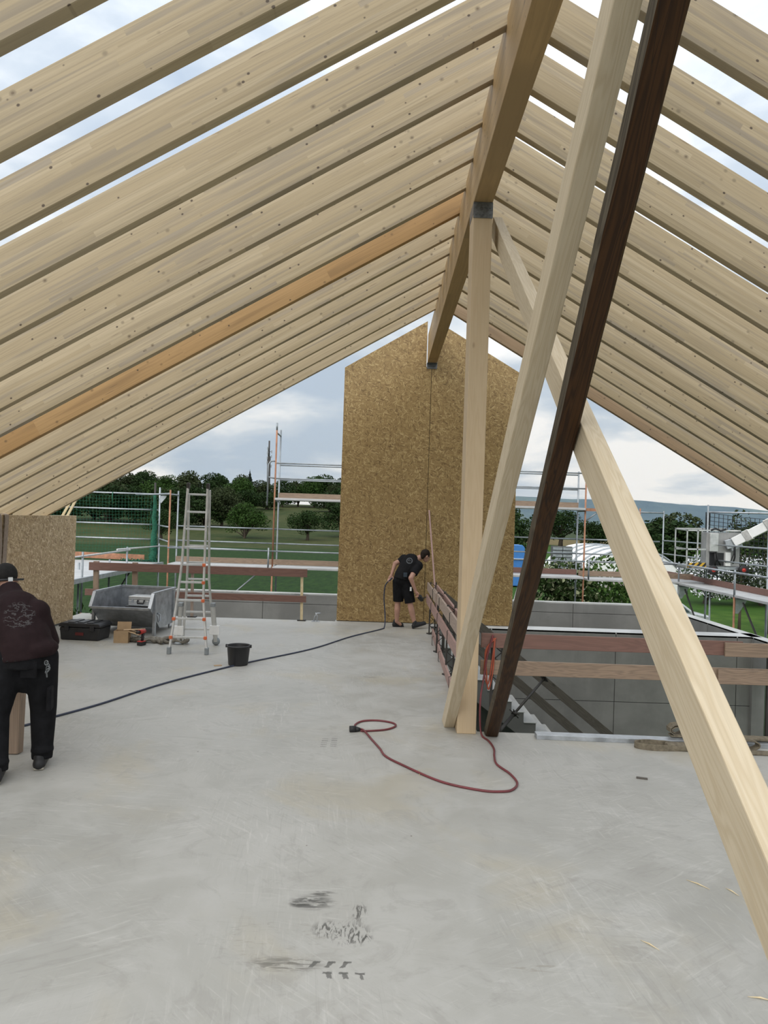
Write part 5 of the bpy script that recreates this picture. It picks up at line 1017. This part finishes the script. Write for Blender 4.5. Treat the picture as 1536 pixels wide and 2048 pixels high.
fuse(g, 0.010, 't_shirt', printmat('black_printed_cotton', (0.011, 0.011, 0.012), (0.525-0.45, 13.19-13.3, 1.265), 0.050, 0.064, (0.16, 0.17, 0.18), 26.0, 0.8, False), p2, 5)
g = G(); g.ball((0.405, 13.28, 0.88), (0.172, 0.138, 0.14), 16)
for h_, e_ in (((0.335, 13.30, 0.87), (0.345, 13.30, 0.485)), ((0.475, 13.265, 0.87), (0.565, 13.21, 0.475))): g.tube(h_, e_, 0.112, 18, 0.098); g.ball(h_, 0.112, 14)
fuse(g, 0.010, 'shorts', MT['shorts'], p2, 5)
g = G(); g.ball(c2+uu2*0.030-ff2*0.014, (0.082, 0.098, 0.096), 18, R2); g.ball(c2-ff2*0.062-uu2*0.02, (0.062, 0.045, 0.06), 12, R2); fuse(g, 0.009, 'hair', MT['hair'], p2, 2)
for q in (-1, 1): G().ball(c2+ff2*0.078+rr2*0.030*q+uu2*0.004, 0.012, 10).build('eye', MT['eye'], p2)
def shoe(parent, heel, toe, h=0.075, wd=0.045, sole=True):
    heel, toe = V(heel), V(toe); d = nrm(toe-heel); g_ = G(); g_.caps(heel+d*0.03+V((0, 0, 0.045)), wd*0.92, toe-d*0.05+V((0, 0, 0.035)), wd*0.86, 14); g_.caps(heel+d*0.04+V((0, 0, h)), wd*0.86, heel+d*0.05+V((0, 0, h+0.035)), wd*0.86, 12); g_.caps(heel+d*0.05+V((0, 0, h)), wd*0.8, toe-d*0.06+V((0, 0, 0.04)), wd*0.7, 12)
    o_ = fuse(g_, 0.009, 'shoe', MT['rubber'], parent, 3); g2_ = G(); g2_.bar(heel+d*0.0+V((0, 0, 0.013)), toe-d*0.01+V((0, 0, 0.013)), wd*1.5, 0.022); g2_.build('sole', MT['palesole'] if sole else MT['rubber'], o_ if False else parent, bev=0.01)
    return o_
shoe(p2, (0.255, 13.37, 0.0), (0.475, 13.42, 0.0), sole=False); shoe(p2, (0.615, 13.19, 0.002), (0.885, 13.25, 0.085), sole=False)
G().box((0.455, 13.125, 1.0), (0.07, 0.02, 0.085), 0.1).build('tool_holder', plain('faded_blue_webbing', (0.03, 0.045, 0.06), 0.8), p2, bev=0.008); G().box((0.563, 13.115, 0.745), (0.030, 0.012, 0.075), 0.3).build('white_tag', MT['white'], p2)
tl = thing('power_tool', 'dark hand held nail tool in the hand of the gable worker', 'tool', (0.72, 13.16, 0.6))
G().caps((0.69, 13.15, 0.665), 0.024, (0.735, 13.17, 0.585), 0.03).build('grip', MT['black'], tl); G().caps((0.735, 13.17, 0.60), 0.045, (0.775, 13.22, 0.545), 0.040, 12).build('housing', MT['black'], tl); G().tube((0.775, 13.22, 0.56), (0.86, 13.30, 0.585), 0.010, 8).build('bit', MT['iron'], tl)

# ---- worker at the left picture edge, seen from behind
p1 = thing('person', 'person in dark jacket, black trousers and cap leaning over the trestle', 'person', (-2.72, 5.45, 0))
g = G(); g.ball((-2.715, 5.49, 0.88), (0.165, 0.125, 0.13), 16); g.caps((-2.72, 5.50, 0.95), 0.145, (-2.875, 5.62, 1.18), 0.155, 16); g.caps((-2.70, 5.61, 1.20), 0.075, (-3.17, 5.73, 1.22), 0.075, 12); g.caps((-2.92, 5.67, 1.27), 0.075, (-3.015, 5.76, 1.39), 0.060, 12)
R1, c1, rr1, ff1, uu1 = head(g, (-3.055, 5.80, 1.428), (-0.12, 0.10, 1.0), (-0.55, 0.8, -0.35), 1.02)
g.caps((-2.70, 5.61, 1.20), 0.06, (-2.640, 5.70, 0.96), 0.046, 12); g.caps((-2.640, 5.70, 0.96), 0.044, (-2.90, 5.90, 0.80), 0.03, 12); hand(g, (-2.90, 5.90, 0.80), (-0.8, 0.5, -0.15), (0.3, 0.6, 0.6), 0.8)
g.caps((-3.17, 5.73, 1.22), 0.06, (-3.30, 5.80, 0.96), 0.046, 12); g.caps((-3.30, 5.80, 0.96), 0.044, (-3.22, 6.02, 0.80), 0.03, 12); hand(g, (-3.22, 6.02, 0.80), (0.2, 0.9, -0.25), (0.8, 0.0, 0.3), 0.8)
LEG = (((-2.615, 5.53, 0.86), (-2.60, 5.57, 0.46), (-2.59, 5.555, 0.10)), ((-2.815, 5.44, 0.86), (-2.845, 5.33, 0.46), (-2.765, 5.23, 0.10)))
for h_, k_, a_ in LEG: g.caps(h_, 0.09, k_, 0.06, 12); g.caps(k_, 0.056, a_, 0.04, 12)
fuse(g, 0.010, 'body', MT['skin'], p1, 4)
g = G(); g.caps((-2.715, 5.49, 0.965), 0.188, (-2.865, 5.61, 1.165), 0.198, 18); g.ball((-2.665, 5.47, 0.945), (0.205, 0.16, 0.09), 16); g.tube((-2.70, 5.485, 0.855), (-2.72, 5.49, 0.98), 0.200, 20, 0.190); g.caps((-2.70, 5.60, 1.19), 0.108, (-3.17, 5.73, 1.22), 0.108, 14); g.ball((-2.90, 5.63, 1.25), (0.19, 0.12, 0.10), 14); g.tube((-2.93, 5.675, 1.29), (-2.995, 5.735, 1.365), 0.098, 16, 0.082)
g.caps((-2.695, 5.60, 1.19), 0.092, (-2.635, 5.70, 0.95), 0.078, 14); g.tube((-2.635, 5.70, 0.95), (-2.87, 5.88, 0.81), 0.074, 14, 0.056); g.caps((-3.17, 5.73, 1.22), 0.092, (-3.30, 5.80, 0.96), 0.078, 14); g.tube((-3.30, 5.80, 0.96), (-3.225, 6.0, 0.82), 0.074, 14, 0.056)
fuse(g, 0.012, 'jacket', printmat('dark_maroon_softshell', (0.020, 0.011, 0.012), (-2.74+2.72, 5.42-5.45, 1.20), 0.03, 0.125, (0.10, 0.095, 0.095), 17.0, 0.75, True), p1, 6)
g = G(); g.ball((-2.715, 5.49, 0.85), (0.198, 0.155, 0.12), 16); g.tube((-2.71, 5.49, 0.80), (-2.705, 5.49, 0.905), 0.195, 20, 0.185)
for h_, k_, a_ in LEG:
    h_, k_, a_ = V(h_), V(k_), V(a_); g.caps(h_, 0.128, k_, 0.098, 16); g.caps(k_, 0.098, k_.lerp(a_, 0.8), 0.080, 14); g.tube(k_.lerp(a_, 0.75), a_+V((0, 0, -0.03)), 0.080, 14, 0.078); g.ball(k_.lerp(a_, 0.88)+V((0.01, -0.02, 0)), (0.088, 0.09, 0.035), 12)
g.caps((-2.715, 5.49, 0.72), 0.12, (-2.715, 5.49, 0.66), 0.075, 12)
fuse(g, 0.012, 'trousers', MT['shorts'], p1, 5)
g = G(); g.tube((-2.708, 5.488, 0.868), (-2.712, 5.488, 0.90), 0.197, 22, 0.195); g.build('belt', MT['black'], p1)
cp = G(); cp.ball(c1+uu1*0.035-ff1*0.006, (0.090, 0.108, 0.098), 20, R1); cp = fuse(cp, 0.009, 'cap', plain('charcoal_cap', (0.022, 0.021, 0.020), 0.85, 0.0, 0.3, 20.0), p1, 2)
G().bar(c1+ff1*0.07+uu1*0.045, c1+ff1*0.19+uu1*0.02, 0.15, 0.012, uu1).build('peak', MT['black'], cp, bev=0.004)
G().path([c1+uu1*(-0.012)+(rr1*math.cos(a)*0.088-ff1*math.sin(a)*0.108) for a in [math.pi*(0.02+0.96*i/10) for i in range(11)]], 0.010, 6).build('strap', MT['black'], cp); G().box(c1-ff1*0.112+uu1*(-0.012)+rr1*0.02, (0.035, 0.016, 0.035), rot=R1).build('buckle', MT['alu'], cp, bev=0.003); G().bar(c1+rr1*0.075-ff1*0.06-uu1*0.012, c1+rr1*0.125-ff1*0.03-uu1*0.012, 0.012, 0.016, uu1).build('strap_end', MT['black'], cp)
shoe(p1, (-2.575, 5.47, 0.0), (-2.66, 5.76, 0.0), 0.085, 0.052); shoe(p1, (-2.735, 5.14, 0.0), (-2.84, 5.43, 0.0), 0.085, 0.052)
g = G()
for i in range(5): a = i*1.0; g.path([(-2.500+0.014*math.cos(u+a)+0.004*i, 5.375+0.02*math.sin(a), 0.850-0.014*i+0.018*math.sin(u)) for u in [2*math.pi*k/10 for k in range(11)]], 0.0045, 5)
g.bar((-2.500, 5.375, 0.81), (-2.495, 5.38, 0.74), 0.014, 0.008); g.build('key_bunch', MT['bracket'], p1)
G().box((-2.512, 5.49, 0.56), (0.035, 0.15, 0.19), 0.25).build('thigh_pocket', MT['shorts'], p1, bev=0.015); G().box((-2.62, 5.352, 0.80), (0.12, 0.02, 0.13), 0.15).build('back_pocket', MT['shorts'], p1, bev=0.008)

for m_ in bpy.data.materials:
    if m_.use_nodes and 'Principled BSDF' in m_.node_tree.nodes and any(k in m_.name for k in ('cotton', 'trousers', 'softshell', 'cap', 'leaves', 'fields', 'hills', 'hair', 'sling', 'strap', 'timber')):
        m_.node_tree.nodes['Principled BSDF'].inputs['Specular IOR Level'].default_value = 0.15
